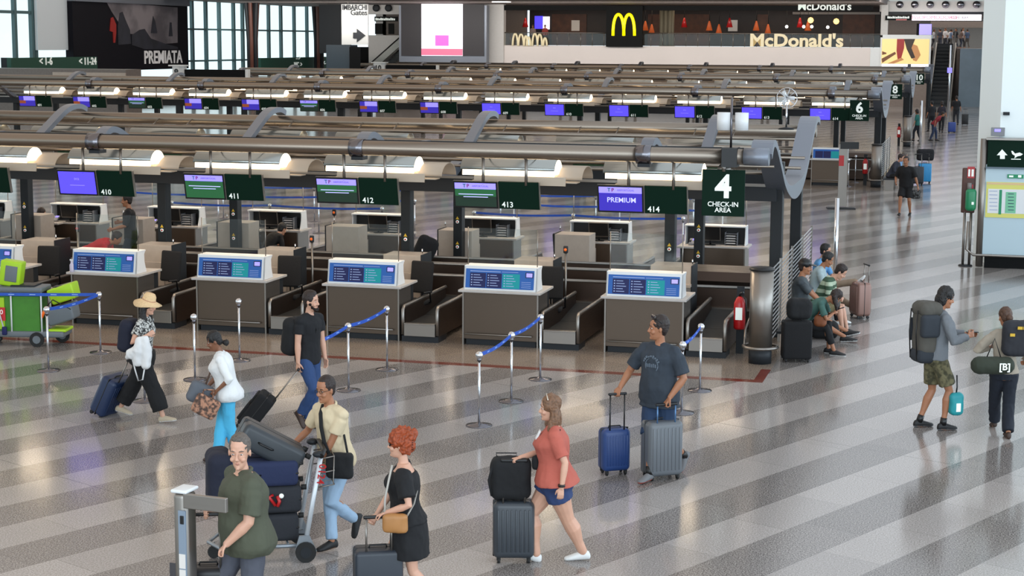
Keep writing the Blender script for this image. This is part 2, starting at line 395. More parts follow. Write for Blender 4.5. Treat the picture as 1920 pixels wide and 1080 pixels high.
def make_chair(label):
    t = thing('office_chair', label, 'chair')
    b = MB(); b.rbox((0, 0, .49), (.46, .44, .09), .04, FABRICB); b.build('seat', t)
    b = MB(); b.rbox((0, .24, .90), (.44, .07, .56), .035, FABRICB, Matrix.Rotation(R(-8), 4, 'X')); b.build('backrest', t)
    a = MB()
    for s in (-1, 1): a.tube([(s*.2, .12, .47), (s*.27, .08, .50), (s*.27, .05, .68), (s*.27, -.17, .69)], .016, BLACK, 6)
    a.tube([(0, .2, .47), (0, .28, .50), (0, .28, .72)], .018, BLACK, 6); a.build('armrest', t)
    g = MB(); g.cyl((0, 0), .028, .08, .46, CHROME_D, 10)
    for k in range(5):
        q = R(72*k); g.tube([(0, 0, .11), (.28*math.cos(q), .28*math.sin(q), .07)], [.022, .014], BLACK, 6); g.ball((.28*math.cos(q), .28*math.sin(q), .03), .03, RUBBER, 8)
    g.build('base', t); return t
def make_monitor(label):
    t = thing('computer_monitor', label, 'monitor')
    M = T(0, 0, .24) @ Matrix.Rotation(R(12), 4, 'X')
    b = MB(); b.box(-.21, .21, 0, .03, -.15, .15, STEEL, M); b.build('frame', t, bevel=.004)
    s = MB(); s.box(-.195, .195, -.003, 0, -.135, .135, BLACK, M); s.build('screen', t)
    g = MB(); g.cyl((0, .05), .02, .012, .2, BLACK, 8); g.lathe([(.11, 0), (.11, .012), (.02, .015)], BLACK, 14, (0, .05, 0)); g.build('stand', t); return t
def make_phone(label):
    t = thing('desk_telephone', label, 'telephone')
    M = Matrix.Rotation(R(25), 4, 'X')
    b = MB(); b.box(-.075, .075, 0, .20, 0.0, .035, KEYS, T(0, 0, .01) @ M); b.build('body', t, bevel=.006)
    h = MB(); h.rbox((-.05, .10, .085), (.04, .19, .03), .014, BLACK); h.build('handset', t)
    s = MB(); s.box(-.01, .065, .12, .18, .036, .04, SCRL, T(0, 0, .01) @ M); s.build('display', t); return t
def make_tray(label):
    t = thing('document_rack', label, 'rack'); b = MB()
    for k in range(5): b.box(-.12, .12, 0, .22, .03+.05*k, .035+.05*k, KEYS); 
    for k in range(4): b.box(-.10, .09, .01, .2, .036+.05*k, .052+.05*k, PAPER)
    for x in (-.125, .12): b.box(x, x+.005, 0, .22, 0, .26, KEYS)
    b.build('trays', t); return t
def make_sign(num, style, label, full=True):
    t = thing('counter_sign', label, 'sign'); zt = 3.24
    p = MB()
    for x in (-.245, .475): p.cyl((x, 0), .026, zt-.63+.08, zt-.122, STEEL, 8)
    p.build('pole', t)
    Mt = T(0, -.03, 2.74) @ Matrix.Rotation(R(12), 4, 'X')
    m = MB(); m.box(-.755, -.0, 0, .06, -.455, 0, BLACK, Mt); mo = m.build('monitor', t, bevel=.005)
    x0, x1, z0, z1 = -.725, -.03, -.425, -.03
    s = MB()
    def q(a0, a1, b0, b1, mm, o=.001): s.box(a0, a1, -.002-o, 0, b0, b1, mm, Mt)
    if style == 'blue':
        q(x0, x1, z0, z1, SCRB); s.text('DCS', .05, SCRL, Mt @ T(-.38, -.005, -.16) @ VM, .001); q(-.52, -.24, -.275, -.268, SCRL, .004)
    elif style == 'premium':
        q(x0, x1, z0, z1, SCRP); q(x0, x1, z1-.10, z1, SCRL, .002); s.text('PREMIUM', .115, SCRT, Mt @ T(-.36, -.006, -.245) @ VM, .001, bold=.01)
    elif style == 'mixed':
        q(x0, x1, z0, z1, SCRP); q(x0+.2, x1, -.2, z1, SCRL, .002); q(x0, x0+.28, -.32, -.2, mat('screen_rust', (.25, .06, .02), .4, emit=.6), .002)
    else:
        q(x0, x1, z0, z1, SCRG if style == 'green' else SCRD); q(x0, x1, z1-.10, z1, SCRL, .002)
        q(x0, x1, -.25 if style == 'dark' else -.36, -.13, SCRG, .002); q(x0+.06, x1-.05, -.225, -.213, SCRT, .004); q(x0+.14, x1-.14, -.268, -.257, SCRT, .004)
    if style in ('green', 'dark', 'premium'):
        s.text('T', .085, mat('logo_green', '#1f6a2c', .5), Mt @ T(-.56, -.006, -.08) @ VM, .001, bold=.02); s.text('P', .085, mat('logo_red', '#8d1d22', .5), Mt @ T(-.50, -.006, -.08) @ VM, .001, bold=.02)
        s.text('AIRPORTUGAL', .042, SCRB, Mt @ T(-.29, -.006, -.08) @ VM, .001)
    s.build('screen', mo)
    g = MB(); g.box(.012, .69, .01, .05, -.455, 0, GREEN, Mt); gp = g.build('number_panel', t, bevel=.003)
    e = MB(); e.box(.69, .70, .0, .06, -.455, .004, STEEL, Mt); e.box(.0, .012, 0, .06, -.455, .004, STEEL, Mt); e.build('panel_frame', t)
    n = MB(); n.text(num, .13, SIGNW, Mt @ T(.155, .004, -.385) @ VM, .003, bold=.012); n.build('number', gp)
    return t
def arch(yc, zc, ry, rz, a0, a1, n=12): return [(yc+ry*math.cos(R(a0+(a1-a0)*i/n)), zc+rz*math.sin(R(a0+(a1-a0)*i/n))) for i in range(n+1)]
def shell(mb, yc, zc, ry, rz, a0, a1, x0, x1, m, th=.012, n=12):
    o = arch(yc, zc, ry, rz, a0, a1, n); i = arch(yc, zc, ry-th, rz-th, a0, a1, n)[::-1]
    mb.prism(o+i, 'x', x0, x1, m, smooth=True)
def make_lamp(label, cm=None):
    cm = cm or BEIGE
    t = thing('ceiling_reflector_lamp', label, 'lamp')
    y = .62; z = 2.84
    v = MB(); shell(v, y, z, .29, .25, 165, 5, -.74, .86, REFL); v.build('vault', t)
    g = MB(); shell(g, y, z, .282, .242, 186, 161, -.70, .86, LAMPE, .02, 4); g.build('light_strip', t)
    e = MB(); e.prism(arch(y, z, .275, .235, 180, 0)+[], 'x', .845, .86, LAMPE); e.build('end_glow', t)
    c = MB(); shell(c, y+.40, z-.12, .42, .24, 172, 0, -.34, 1.26, cm); c.box(-.55, 1.22, y-.22, y+.02, z-.13, z-.115, cm)
    c.prism([(y-.275, z-.03), (y-.30, z-.17), (y-.28, z-.175), (y-.255, z-.03)], 'x', -.50, 1.05, cm); c.build('canopy', t)
    r = MB(); r.tube([(-.3, y, z+.22), (-.3, .12, 3.24)], .012, STEEL, 6); r.tube([(.5, y, z+.22), (.5, .12, 3.24)], .012, STEEL, 6); r.build('bracket', t)
    return t
BL = [(-4.02, 3.24), (-3.75, 3.42), (-3.35, 3.36), (-2.7, 3.05), (-1.9, 2.66), (-1.0, 2.45), (0, 2.40), (1.0, 2.47), (1.8, 2.72), (2.6, 3.12), (3.3, 3.44), (3.8, 3.50), (4.12, 3.42)]
def cr(P, n=5):
    out = []; Q = [P[0]]+P+[P[-1]]
    for i in range(1, len(Q)-2):
        for k in range(n):
            u = k/n; p0, p1, p2, p3 = Q[i-1], Q[i], Q[i+1], Q[i+2]
            out.append(tuple(.5*((2*b)+(c-a)*u+(2*a-5*b+4*c-d)*u*u+(-a+3*b-3*c+d)*u**3) for a, b, c, d in zip(p0, p1, p2, p3)))
    return out+[P[-1]]
def frame(area_no, Yc, xl, xr, nrib, full=True):
    """overhead structure: two long tubes, wave shaped blades, thin pipes, dark service beams and pillars"""
    t = thing('overhead_frame', 'silver tube and pillar structure above the %s check-in area' % {4: 'nearest', 6: 'second', 8: 'third', 10: 'furthest'}[area_no], 'structure frame', (0, Yc, 0), group=None)
    for s in (-1, 1):
        b = MB(); b.tube([(xl, s*4.15, 3.24), (xr, s*4.15, 3.24)], .125, TUBE, 14)
        if s < 0: b.tube([(xl, s*4.15, 3.36), (xr-.3, s*4.15, 3.36)], .018, DARKG, 5)
        b.build('main_tube', t)
    b = MB()
    for (y, z, r) in ((-3.1, 3.02, .025), (-2.2, 2.84, .025), (3.3, 3.12, .045), (2.6, 2.98, .04), (1.9, 2.84, .035), (1.2, 2.70, .03)): b.tube([(xl, y, z), (xr, y, z)], r, TUBE, 6)
    b.build('thin_pipe', t)
    for s in (-1, 1):
        b = MB(); b.box(xl, xr-.1, s*1.6-.22, s*1.6+.22, 2.34, 2.60, DARKG); b.box(xl, xr-.15, s*1.6-.24, s*1.6-.22, 2.585, 2.625, STEEL); b.build('service_beam', t)
    C = cr(BL); top = []; bot = []
    for i, (y, z) in enumerate(C):
        a = C[max(i-1, 0)]; c = C[min(i+1, len(C)-1)]; ty, tz = c[0]-a[0], c[1]-a[1]; l = math.hypot(ty, tz); th = .055+.085*math.exp(-(y/1.3)**2)
        top.append((y-tz/l*th, z+ty/l*th)); bot.append((y+tz/l*th, z-ty/l*th))
    def blade(x, w):
        m = MB(); n = len(top)
        for i in range(n-1):
            vs = [(x+sx*w, *q[j]) for j in (i, i+1) for q in (top, bot) for sx in (-1, 1)]
            m.add(vs, [(0, 1, 5, 4), (2, 6, 7, 3), (0, 4, 6, 2), (1, 3, 7, 5)], BLADE, False)
        m.add([(x+sx*w, *q[j]) for j in (0, n-1) for q in (top, bot) for sx in (-1, 1)], [(0, 2, 3, 1), (4, 5, 7, 6)], BLADE)
        return m.build('wave_blade', t)
    for k in range(nrib):
        x = XC0-4.81*k
        blade(x, .10)
        c = MB(); c.tube([(x-.12, -4.15, 3.24), (x+.12, -4.15, 3.24)], .155, CHROME_D, 10); c.box(x-.10, x+.10, -4.2, -3.95, 3.04, 3.28, DARKG); c.build('collar', t)
        for s in (-1, 1):
            p = MB(); p.box(x-.09, x+.09, s*1.6-.11, s*1.6+.11, 0, 2.34, PILLAR); po = p.build('pillar', t, bevel=.012)
            if full:
                q = MB()
                for z in (.95, 1.45):
                    M = T(x, s*1.6-.115, z) @ VM; q.lathe([(.032, -.002), (.032, .008)], SIGNW, 12, M=M); q.lathe([(.018, 0), (.018, .011)], RED, 10, M=M)
                    q.add([(x-.035, s*1.6-.118, z+.05), (x+.035, s*1.6-.118, z+.05), (x, s*1.6-.118, z+.11)], [(0, 1, 2)], WARNY)
                q.build('warning_label', po)
    xe = xr-.10; blade(xe, .17)
    c = MB(); c.tube([(xe-.25, -4.15, 3.24), (xe+.14, -4.15, 3.24)], .14, BLADE, 14); c.build('end_collar', t)
    for s in (-1, 1):
        p = MB(); p.box(xe-.10, xe+.10, s*1.6-.12, s*1.6+.12, 0, 2.5 if s > 0 else 3.0, PILLAR); p.build('end_pillar', t, bevel=.012)
    return t
def area_sign(num, Yc, label, x=-3.86, text=True):
    t = thing('area_sign', label, 'sign', (x, Yc-4.15, 0))
    p = MB(); p.cyl((0, 0), .035, 3.0, 3.12, STEEL, 8); p.lathe([(.11, -.004), (.11, .004)], STEEL, 24, M=T(0, .03, 3.02) @ VM); p.build('hanger', t)
    b = MB(); b.box(-.335, .335, -.02, .02, 2.30, 3.03, GREEN); b.build('board', t, bevel=.003)
    n = MB(); n.text(num, .50, SIGNW, T(0, -.021, 2.75) @ VM, .003, bold=.03); n.text('CHECK-IN', .105, SIGNW, T(0, -.021, 2.485) @ VM, .003, bold=.012); n.text('AREA', .105, SIGNW, T(0, -.021, 2.395) @ VM, .003, bold=.012)
    n.build('lettering', t); return t
def collector(Yc, xl, xr, area_no):
    t = thing('collector_conveyor', 'long brown steel baggage collector housing behind the desks of the %s check-in area' % {4: 'nearest', 6: 'second'}[area_no], 'conveyor', (0, Yc, 0))
    b = MB()
    b.box(xl, xr, -1.30, -1.20, .05, .74, DUCTM); b.box(xl, xr, -.35, -.25, .05, .82, DUCTM); b.box(xl, xr, .3, .4, .05, .74, DUCTM); b.box(xl, xr, 1.2, 1.3, .05, .74, DUCTM); b.build('housing', t)
    s = MB()
    for y, z in ((-1.25, .76), (-.3, .84), (.35, .76), (1.25, .76)): s.tube([(xl, y, z), (xr, y, z)], .035, STEEL, 6)
    s.box(xl, xr, -1.42, -1.30, .38, .42, STEEL); s.build('guide_rail', t)
    r = MB(); r.box(xl, xr, -1.2, -.35, .40, .43, RUBBER); r.box(xl, xr, .4, 1.2, .40, .43, RUBBER); r.build('belt', t)
    h = MB(); h.prism([(-1.1, .84), (-.9, .98), (-.1, 1.0), (.1, .84)], 'x', xr-1.6, xr-.1, DUCTM, smooth=False); h.build('hood', t)
    return t
# ---- area 4
YC4 = 31.0
frame(4, YC4, -24.0, -3.20, 4); collector(YC4, -24.0, -3.6, 4)
area_sign('4', YC4, 'hanging dark green CHECK-IN AREA sign with a large 4')
styles4 = ['premium', 'dark', 'dark', 'green', 'blue', 'blue']
names = {0: '414', 1: '413', 2: '412', 3: '411', 4: '410', 5: '409'}
desk0 = make_desk('x', True, 'lit'); conv0 = make_conveyor('x'); cab0 = make_cabinet('x'); chair0 = make_chair('x'); lamp0 = make_lamp('x'); lampR = make_lamp('x', WHITE)
mon0 = make_monitor('x'); ph0 = make_phone('x'); tray0 = make_tray('x')
used = set()
def put(proto, loc, rz, label, group):
    if proto.name not in used:
        used.add(proto.name)
        if proto.name not in KIDS: dummy = None
        proto['_p'] = 1
        r = proto; kids = {}
        def walk(o):
            kids[o.name] = [x for x in COL.objects if x.parent is o]
            for x in kids[o.name]: walk(x)
        walk(r); KIDS[r.name] = kids; del proto['_p']
        r.location = loc; r.rotation_euler = (0, 0, rz); r['label'] = label; r['group'] = group; return r
    return dup(proto, loc, rz, label, group)
for k in range(6):
    x = XC0-PIT*k; n = names[k]; y = YC4-4.0
    put(desk0, (x, y, 0), 0, 'steel check-in desk with blue information panel below sign %s' % n, 'front row of check-in desks, area 4')
    put(conv0, (x+1.015, y, 0), 0, 'steel baggage conveyor mouth just right of the desk below sign %s' % n, 'baggage conveyors beside the front row desks')
    put(cab0, (x+.14, y+1.68, 0), 0, 'beige and grey cabinet behind the front desk below sign %s' % n, 'cabinets behind the front desks')
    if k not in (0,): put(chair0, (x+.54, y+1.20, 0), R(8 if k % 2 else -12), 'black office chair behind the front desk below sign %s' % n, 'office chairs behind the front desks')
    sg = make_sign(n, styles4[k], 'hanging screen and dark green panel numbered %s' % n); sg.location = (x, YC4-4.15, 0); sg['group'] = 'numbered signs of check-in area 4'
    put(lamp0, (x, YC4-4.15, 0), 0, 'glowing half-barrel reflector lamp above sign %s' % n, 'reflector lamps over the front desks, area 4')
rn = ['behind the large 4 sign', 'behind the PREMIUM screen', 'below and right of sign 413', 'between signs 412 and 413', 'between signs 411 and 412', 'between signs 410 and 411', 'under sign 410', 'at the left picture edge']
for k in range(8):
    x = XC0-PIT*k; y = YC4+4.0
    put(desk0, (x, y, 0), math.pi, 'rear row desk seen from its open staff side, '+rn[k], 'rear row of check-in desks, area 4')
    put(conv0, (x-1.015, y, 0), math.pi, 'rear row baggage conveyor beside the desk '+rn[k], 'baggage conveyors of the rear row')
    if k != 0: put(cab0, (x-.14, y-1.68, 0), math.pi, 'grey cabinet standing in front of the rear row desk '+rn[k], 'cabinets of the rear row')
    put(lampR, (x, YC4+4.15, 0), math.pi, 'back of the rear row reflector lamp over the desk '+rn[k], 'reflector lamps over the rear desks, area 4')
    put(mon0, (x-.08+.1*(k % 2), y-.70+.18, .93), 0, 'computer monitor on the staff side of the rear desk '+rn[k], 'monitors on the rear row desks')
    put(ph0, (x-.42, y-.62, .93), 0, 'grey desk telephone on the rear desk '+rn[k], 'telephones on the rear row desks')
    put(tray0, (x+.33, y-.42, .93), 0, 'small rack of papers on the rear desk '+rn[k], 'document racks on the rear row desks')
    sg = thing('rear_counter_sign', 'back of a hanging rear row sign over the desk '+rn[k], 'sign', (x, YC4+4.15, 0), math.pi, 'rear row signs seen from behind')
    p = MB(); p.cyl((-.245, 0), .026, 2.7, 3.18, STEEL, 6); p.cyl((.475, 0), .026, 2.7, 3.18, STEEL, 6); p.build('pole', sg)
    p = MB(); p.box(-.755, 0, -.03, .05, 2.29, 2.74, BLACK); p.box(.01, .69, -.02, .02, 2.29, 2.74, GREEN); p.build('panel', sg)
for k in (1, 3): put(chair0, (XC0-PIT*k-.45, YC4+2.75, 0), R(150+20*k), 'dark office chair at the rear row desk '+rn[k], 'office chairs of the rear row')
for k in range(4):
    x = XC0-4.81*k-1.6
    b = MB(); b.box(-.75, .75, -.16, .16, 0, .22, REFL)
    for i in range(5): b.box(-.74, .74, -.165, -.16, .02+.04*i, .035+.04*i, STEEL)
    b.box(.75, .86, -.16, .16, -.02, .24, BLADE)
    o = b.build('air_unit', None, (x, YC4+1.9, 2.78)); tag(o, 'long ribbed silver box lying in the overhead structure, %s' % ['nearest to the big 4 sign', 'above sign 412', 'above sign 411', 'above sign 410'][k], 'ventilation unit', 'ribbed units in the overhead structure')
def lamp_light(x, y, z, rz, p):
    l = bpy.data.lights.new('lamp_light', 'AREA'); l.shape = 'RECTANGLE'; l.size = 1.5; l.size_y = .35; l.energy = p; l.color = (1.0, .80, .58)
    o = bpy.data.objects.new('lamp_light', l); COL.objects.link(o); o.location = (x, y, z); o.rotation_euler = (0, 0, rz)
for k in range(6): lamp_light(XC0-PIT*k+.1, YC4-4.15+.62, 2.68, 0, 26)
for k in range(8): lamp_light(XC0-PIT*k-.1, YC4+4.15-.62, 2.68, 0, 26)
# ---- far islands
desk6 = make_desk('x', False); sg6 = {}
def far_signs(Yc, n, base, area_no):
    for k in range(n):
        x = XC0-PIT*k; num = str(base-k); st = 'blue' if k < 6 else ('dark' if k % 3 == 2 else 'mixed')
        key = st
        sg = make_sign(num, st, 'small hanging screen and dark green panel numbered %s in check-in area %d' % (num, area_no)); sg.location = (x, Yc-4.15, 0); sg['group'] = 'numbered signs of check-in area %d' % area_no
YC6, YC8, YC10 = 65.7, 90.6, 122.2
for (a, yc) in ((6, YC6), (8, YC8), (10, YC10)):
    frame(a, yc, {6: -47.5, 8: -42.3, 10: -43.4}[a], -3.52, 9 if a == 6 else 8, False)
    area_sign(str(a), yc, 'hanging dark green CHECK-IN AREA sign of the %s area' % {6: 'second', 8: 'third', 10: 'furthest'}[a], -4.15)
far_signs(YC6, 14, 614, 6)
for k in range(14):
    x = XC0-PIT*k; n = str(614-k)
    put(desk6, (x, YC6-4.0, 0), 0, 'distant check-in desk with small blue information panel below sign %s' % n, 'front row of check-in desks, area 6')
    for s, rz in ((-1, 0), (1, math.pi)):
        put(lamp0, (x, YC6+s*4.15, 0), rz, ('distant reflector lamp above sign %s' if s < 0 else 'distant reflector lamp of the rear row beyond sign %s') % n, 'reflector lamps of area 6')
for (a, yc) in ((8, YC8), (10, YC10)):
    for k in range(14):
        put(lamp0, (XC0-PIT*k, yc-4.15, 0), 0, '%s tiny reflector lamp from the right over the %s check-in area' % (ORD[k], {8: 'third', 10: 'furthest'}[a]), 'reflector lamps of area %d' % a)
o = collector(YC6, -40, -3.6, 6)
# ================================================================ FAR HALL
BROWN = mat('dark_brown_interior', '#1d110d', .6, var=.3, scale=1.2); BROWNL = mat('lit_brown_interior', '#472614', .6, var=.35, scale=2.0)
YEL = mat('sign_yellow', (1.0, .86, .0), .4, emit=1.1); CREAM = mat('letter_cream', '#d9cba6', .4, emit=.25); WEMIT = mat('lamp_white', (1, .97, .9), .5, emit=6)
SCRW = mat('screen_white', (1, .93, 1.0), .4, emit=1.0); PINK = mat('screen_pink', (.85, .10, .45), .4, emit=.9); PINKD = mat('screen_rose', (.62, .13, .22), .4, emit=.8)
NAVYB = mat('billboard_navy', '#0b0b16', .6, spec=.2); BROCK = mat('billboard_rock', '#2b2d38', .6, var=.3, scale=.9); BSKY = mat('billboard_sky', '#8b8489', .6, col2='#5f5a60', scale=.35)
BRED = mat('billboard_red', '#a3231f', .6); BTXT = mat('billboard_text', '#e4e2e2', .5, emit=.15)
TAUPE = mat('taupe_wall', '#776a62', .6, var=.06); BOARDW = mat('board_white', '#aeb0ae', .5); SLATE = mat('slate_wall', '#5f6f7b', .5, var=.08, scale=1.5)
COLBR = mat('brown_column', '#5b352a', .45, var=.15, scale=2); DOORB = mat('near_black', '#060708', .6, spec=.15)
def rect(mb, x0, y0, x1, y1, Y, m, th=.12):
    a = onY(x0, y0, Y); b = onY(x1, y1, Y); mb.box(a.x, b.x, Y, Y+th, b.z, a.z, m)
def Ft(mb, t, x, y, h, Y, m, ext=.05, bold=.0, sx=1.0, align='CENTER'):
    p = onY(x, y, Y); mb.text(t, h, m, T(p.x, Y-.03, p.z) @ Matrix.Diagonal((sx, 1, 1, 1)) @ VM, ext, align, bold)
Y0 = FARY
zf, zb, zt8 = 4.65, 3.0, 8.05
xl = onY(942, 100, Y0).x; xr = onY(1650, 100, Y0).x
m = MB(); m.box(xl, xr, Y0, Y0+.5, zb, zf, mat('fascia', '#d8cfca', .5, var=.03, scale=.3)); m.box(onY(1632, 100, Y0).x, xr, Y0-.12, Y0, zb, zf, WALLM)
struct(m.build('wall_gallery_front'))
m = MB(); m.box(xl-1.6, xr+.3, Y0+.5, Y0+9, zf-.3, zf-.02, TAUPE); struct(m.build('floor_gallery'))
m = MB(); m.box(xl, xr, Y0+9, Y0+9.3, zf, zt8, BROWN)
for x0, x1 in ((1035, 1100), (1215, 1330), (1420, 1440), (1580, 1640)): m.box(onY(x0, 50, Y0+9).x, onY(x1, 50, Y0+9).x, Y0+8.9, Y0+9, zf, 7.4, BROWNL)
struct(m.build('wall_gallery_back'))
m = MB(); m.box(SIDEX, xr+.4, 122, Y0+9.3, zt8, zt8+.4, mat('soffit', '#7a706c', .7)); struct(m.build('ceiling_gallery'))
for i, x in enumerate((1060, 1405)):
    p = onY(x, 4 if x > 400 else 10, Y0-2); q = MB(); q.cyl((p.x, 0), .75, 0, .04, WEMIT, 20)
    o = q.build('downlight', None, (p.x, 132, zt8-.035)); tag(o, ['left', 'right'][i]+' one of two round white downlights in the far soffit', 'light', 'round downlights in the far soffit')
m = MB(); rect(m, 908, 8, 944, 127, Y0-.2, OFFW, .7); struct(m.build('wall_pier'))
m = MB(); m.box(-53, xr, Y0+10, Y0+10.3, 0, zb+.3, TAUPE); m.box(-53, xl, Y0+8, Y0+8.3, zb, zt8, TAUPE); m.box(SIDEX-1, -52, 176, 176.3, 0, 12, TAUPE); m.box(-53, -52.7, Y0+8, 176, 0, 12, TAUPE); struct(m.build('wall_far'))
# restaurant front
t = thing('restaurant_front', 'burger restaurant gallery front with dark header and pale letters above the white fascia', 'shop front', (0, 0, 0))
m = MB(); rect(m, 944, 10, 1636, 20, Y0-.1, DOORB, .5); m.build('header', t)
m = MB(); Ft(m, "McDonald's", 1546, 12.5, .86, Y0-.12, SIGNW, .04, .02, 1.05); m.build('header_lettering', t)
m = MB(); Ft(m, "McDonald's", 1493, 77, 1.42, Y0-.06, CREAM, .12, .03, 1.12); m.build('rail_lettering', t)
m = MB()
for c, w, h in ((966, 9, 23), (977, 9, 22), (986, 6, 19), (991, 6, 17), (1003, 9, 23), (1012, 8, 22), (1022, 6, 15)):
    for s in (-1, 1):
        P = [onY(c+s*w*.5*u-s*w*.5+ (0), 86-h*math.sin(math.pi/2*min(1, (1-u)*1.3)), Y0-.15) for u in (1, .8, .55, .3, .0)]
    P = [onY(c+w*.55*math.cos(R(a)), 86-h*math.sin(R(a)), Y0-.15) for a in range(0, 181, 20)]; m.tube(P, .09, CREAM, 5)
m.build('arch_lettering', t)
m = MB(); rect(m, 1137, 11, 1204, 88, Y0-.4, DOORB, .3); bo = m.build('logo_board', t)
m = MB()
def mp(c, w):
    return [onY(c+w*math.cos(R(a)), 67-40*abs(math.sin(R(a)))**.8, Y0-.45) for a in range(180, -1, -12)]
m.tube(mp(1159.5, 10.2), .125, YEL, 6); m.tube(mp(1179.5, 10.2), .125, YEL, 6); m.build('arches_logo', bo)
m = MB()
for x in range(956, 1640, 22):
    if not 1132 < x < 1206:
        p = onY(x, 80, Y0); m.tube([(p.x, Y0+.1, zf), (p.x, Y0+.1, zf+1.05)], .03, STEEL, 4)
for x0, x1 in ((944, 1137), (1204, 1650)): m.tube([(onY(x0, 63, Y0).x, Y0+.1, zf+1.06), (onY(x1, 63, Y0).x, Y0+.1, zf+1.06)], .04, STEEL, 5); m.box(onY(x0, 63, Y0).x, onY(x1, 63, Y0).x, Y0+.09, Y0+.11, zf+.05, zf+1.0, GLASS)
m.build('balustrade', t)
for i, (x, y, w, h, c, n) in enumerate(((1010, 42, 15, 24, SCRB, 'blue menu screen'), (1024, 43, 12, 24, SCRW, 'white menu screen'), (1079, 48, 15, 20, PAPER, 'pale poster left of the yellow arches'), (1374, 48, 17, 21, PAPER, 'pale poster right of the yellow arches'))):
    m = MB(); rect(m, x-w/2, y-h/2, x+w/2, y+h/2, Y0+8.85, c, .14); o = m.build('menu_board' if i < 2 else 'wall_poster'); tag(o, n+' inside the gallery restaurant', 'screen' if i < 2 else 'poster')
ORL = mat('lamp_shade_orange', '#a34a20', .5, emit=.5); OCR = mat('curtain_beige', '#6d6450', .7)
for i, x in enumerate((985, 1210, 1222, 1283, 1330, 1348, 1368, 1418, 1440, 1500, 1515)):
    p = onY(x, 40+6*(i % 3), Y0+4); m = MB(); m.tube([(0, 0, .3), (0, 0, 8.06-p.z)], .02, BLACK, 4); m.lathe([(.28, -.5), (.10, .15), (.05, .3)], ORL if i % 3 else RED, 10)
    o = m.build('pendant_lamp', None, tuple(p)); tag(o, '%s small cone pendant lamp from the left in the dark restaurant' % ORD[i], 'lamp', 'pendant lamps of the restaurant')
m = MB()
for k in range(6): m.cyl((onY(1240+4*k, 50, Y0+2).x, Y0+2+.15*(k % 2)), .16, zf, 7.9, OCR, 8)
tag(m.build('curtain'), 'beige vertical curtain just right of the yellow arches board', 'curtain')
for i, (x, y) in enumerate(((1475, 50), (1507, 50), (1522, 50), (1552, 51), (1520, 38), (1568, 40))):
    p = onY(x, y, Y0+3); m = MB(); m.ball((0, 0, 0), .13 if i < 4 else .25, WEMIT if i < 4 else mat('warm_bulb', (1, .6, .2), .5, emit=2), 8); m.tube([(0, 0, .1), (0, 0, 8.05-p.z)], .012, BLACK, 4)
    o = m.build('bulb_lamp', None, tuple(p)); tag(o, '%s glowing bulb behind the large pale restaurant letters' % ORD[i], 'lamp', 'bulbs of the restaurant')
# people silhouettes are far too small for detail; two diners stand at the rail (built with the others)
# video wall
t = thing('video_wall', 'large bright white and pink screen in a dark frame left of the restaurant', 'screen')
m = MB(); rect(m, 748, 10, 912, 118, Y0-1.5, BLADE, .8); m.build('frame', t)
m = MB(); rect(m, 752, 8, 790, 105, Y0-1.6, mat('panel_dark', '#2c292d', .5), .1); rect(m, 867, 8, 907, 105, Y0-1.6, MATS['panel_dark'], .1); m.build('dark_panel', t)
m = MB(); rect(m, 790, -30, 867, 105, Y0-1.7, SCRW, .15); rect(m, 790, 91, 867, 104, Y0-1.75, PINKD, .05); rect(m, 816, 66, 841, 86, Y0-1.78, PINK, .05)
rect(m, 790, -30, 867, 3, Y0-1.75, SCRL, .05); m.build('screen', t)
# board IMBARCHI + taupe bay + left escalator
t = thing('gates_board', 'hanging white board reading IMBARCHI Gates with a dark arrow', 'sign')
m = MB(); rect(m, 640, 8, 690, 84, Y0-8, BOARDW, .2); m.build('board', t)
m = MB(); Ft(m, 'IMBARCHI', 665, 14.5, .60, Y0-8.02, DARKG, .03, .01, .80); Ft(m, 'Gates', 673, 24, .62, Y0-8.02, DARKG, .03, .01); m.build('lettering', t)
m = MB(); A = [(662, 61), (669, 61), (669, 54), (685, 66.5), (669, 79), (669, 72), (662, 72)]
P = [onY(x, y, Y0-8.05) for x, y in A]; m.prism([(p.x, p.z) for p in P][::-1], 'y', Y0-8.06, Y0-8.0, DARKG); m.build('arrow', t)
m = MB(); m.tube([onY(652, 9, Y0-8)+Vector((0, .1, 0)), onY(652, 1, Y0-8)+Vector((0, .1, .3))], .05, STEEL, 5); m.build('hanger', t)
m = MB(); rect(m, 688, 8, 750, 27, Y0+2, OFFW, .3); rect(m, 598, 0, 640, 100, Y0+1, DARKG, .3); rect(m, 690, 66, 750, 128, Y0+3.5, OFFW, .3); struct(m.build('wall_bay'))
for i, (x, y) in enumerate(((706, 15), (729, 15))):
    p = onY(x, y, Y0+1.9); m = MB(); m.lathe([(.32, 0), (.32, .15), (.2, .2)], DARKG, 14, M=T(p.x, p.y, p.z) @ VM); tag(m.build('round_vent'), 'round air vent on the pale bay above the left escalator, '+('left' if i == 0 else 'right')+' one', 'vent')
m = MB(); rect(m, 702, 31, 745, 40, Y0+1, DOORB, .2); [rect(m, 704+3.1*k_, 33.5+(k_ % 3)*.6, 706.3+3.1*k_, 38.2, Y0+.97, SIGNW, .03) for k_ in range(12)]; tag(m.build('shop_sign'), 'small dark sign with white letters over the left escalator', 'sign')
m = MB(); rect(m, 703, 44, 717, 64, Y0+3, DOORB, .2); rect(m, 728, 44, 738, 64, Y0+3, DOORB, .2); struct(m.build('door_2'))
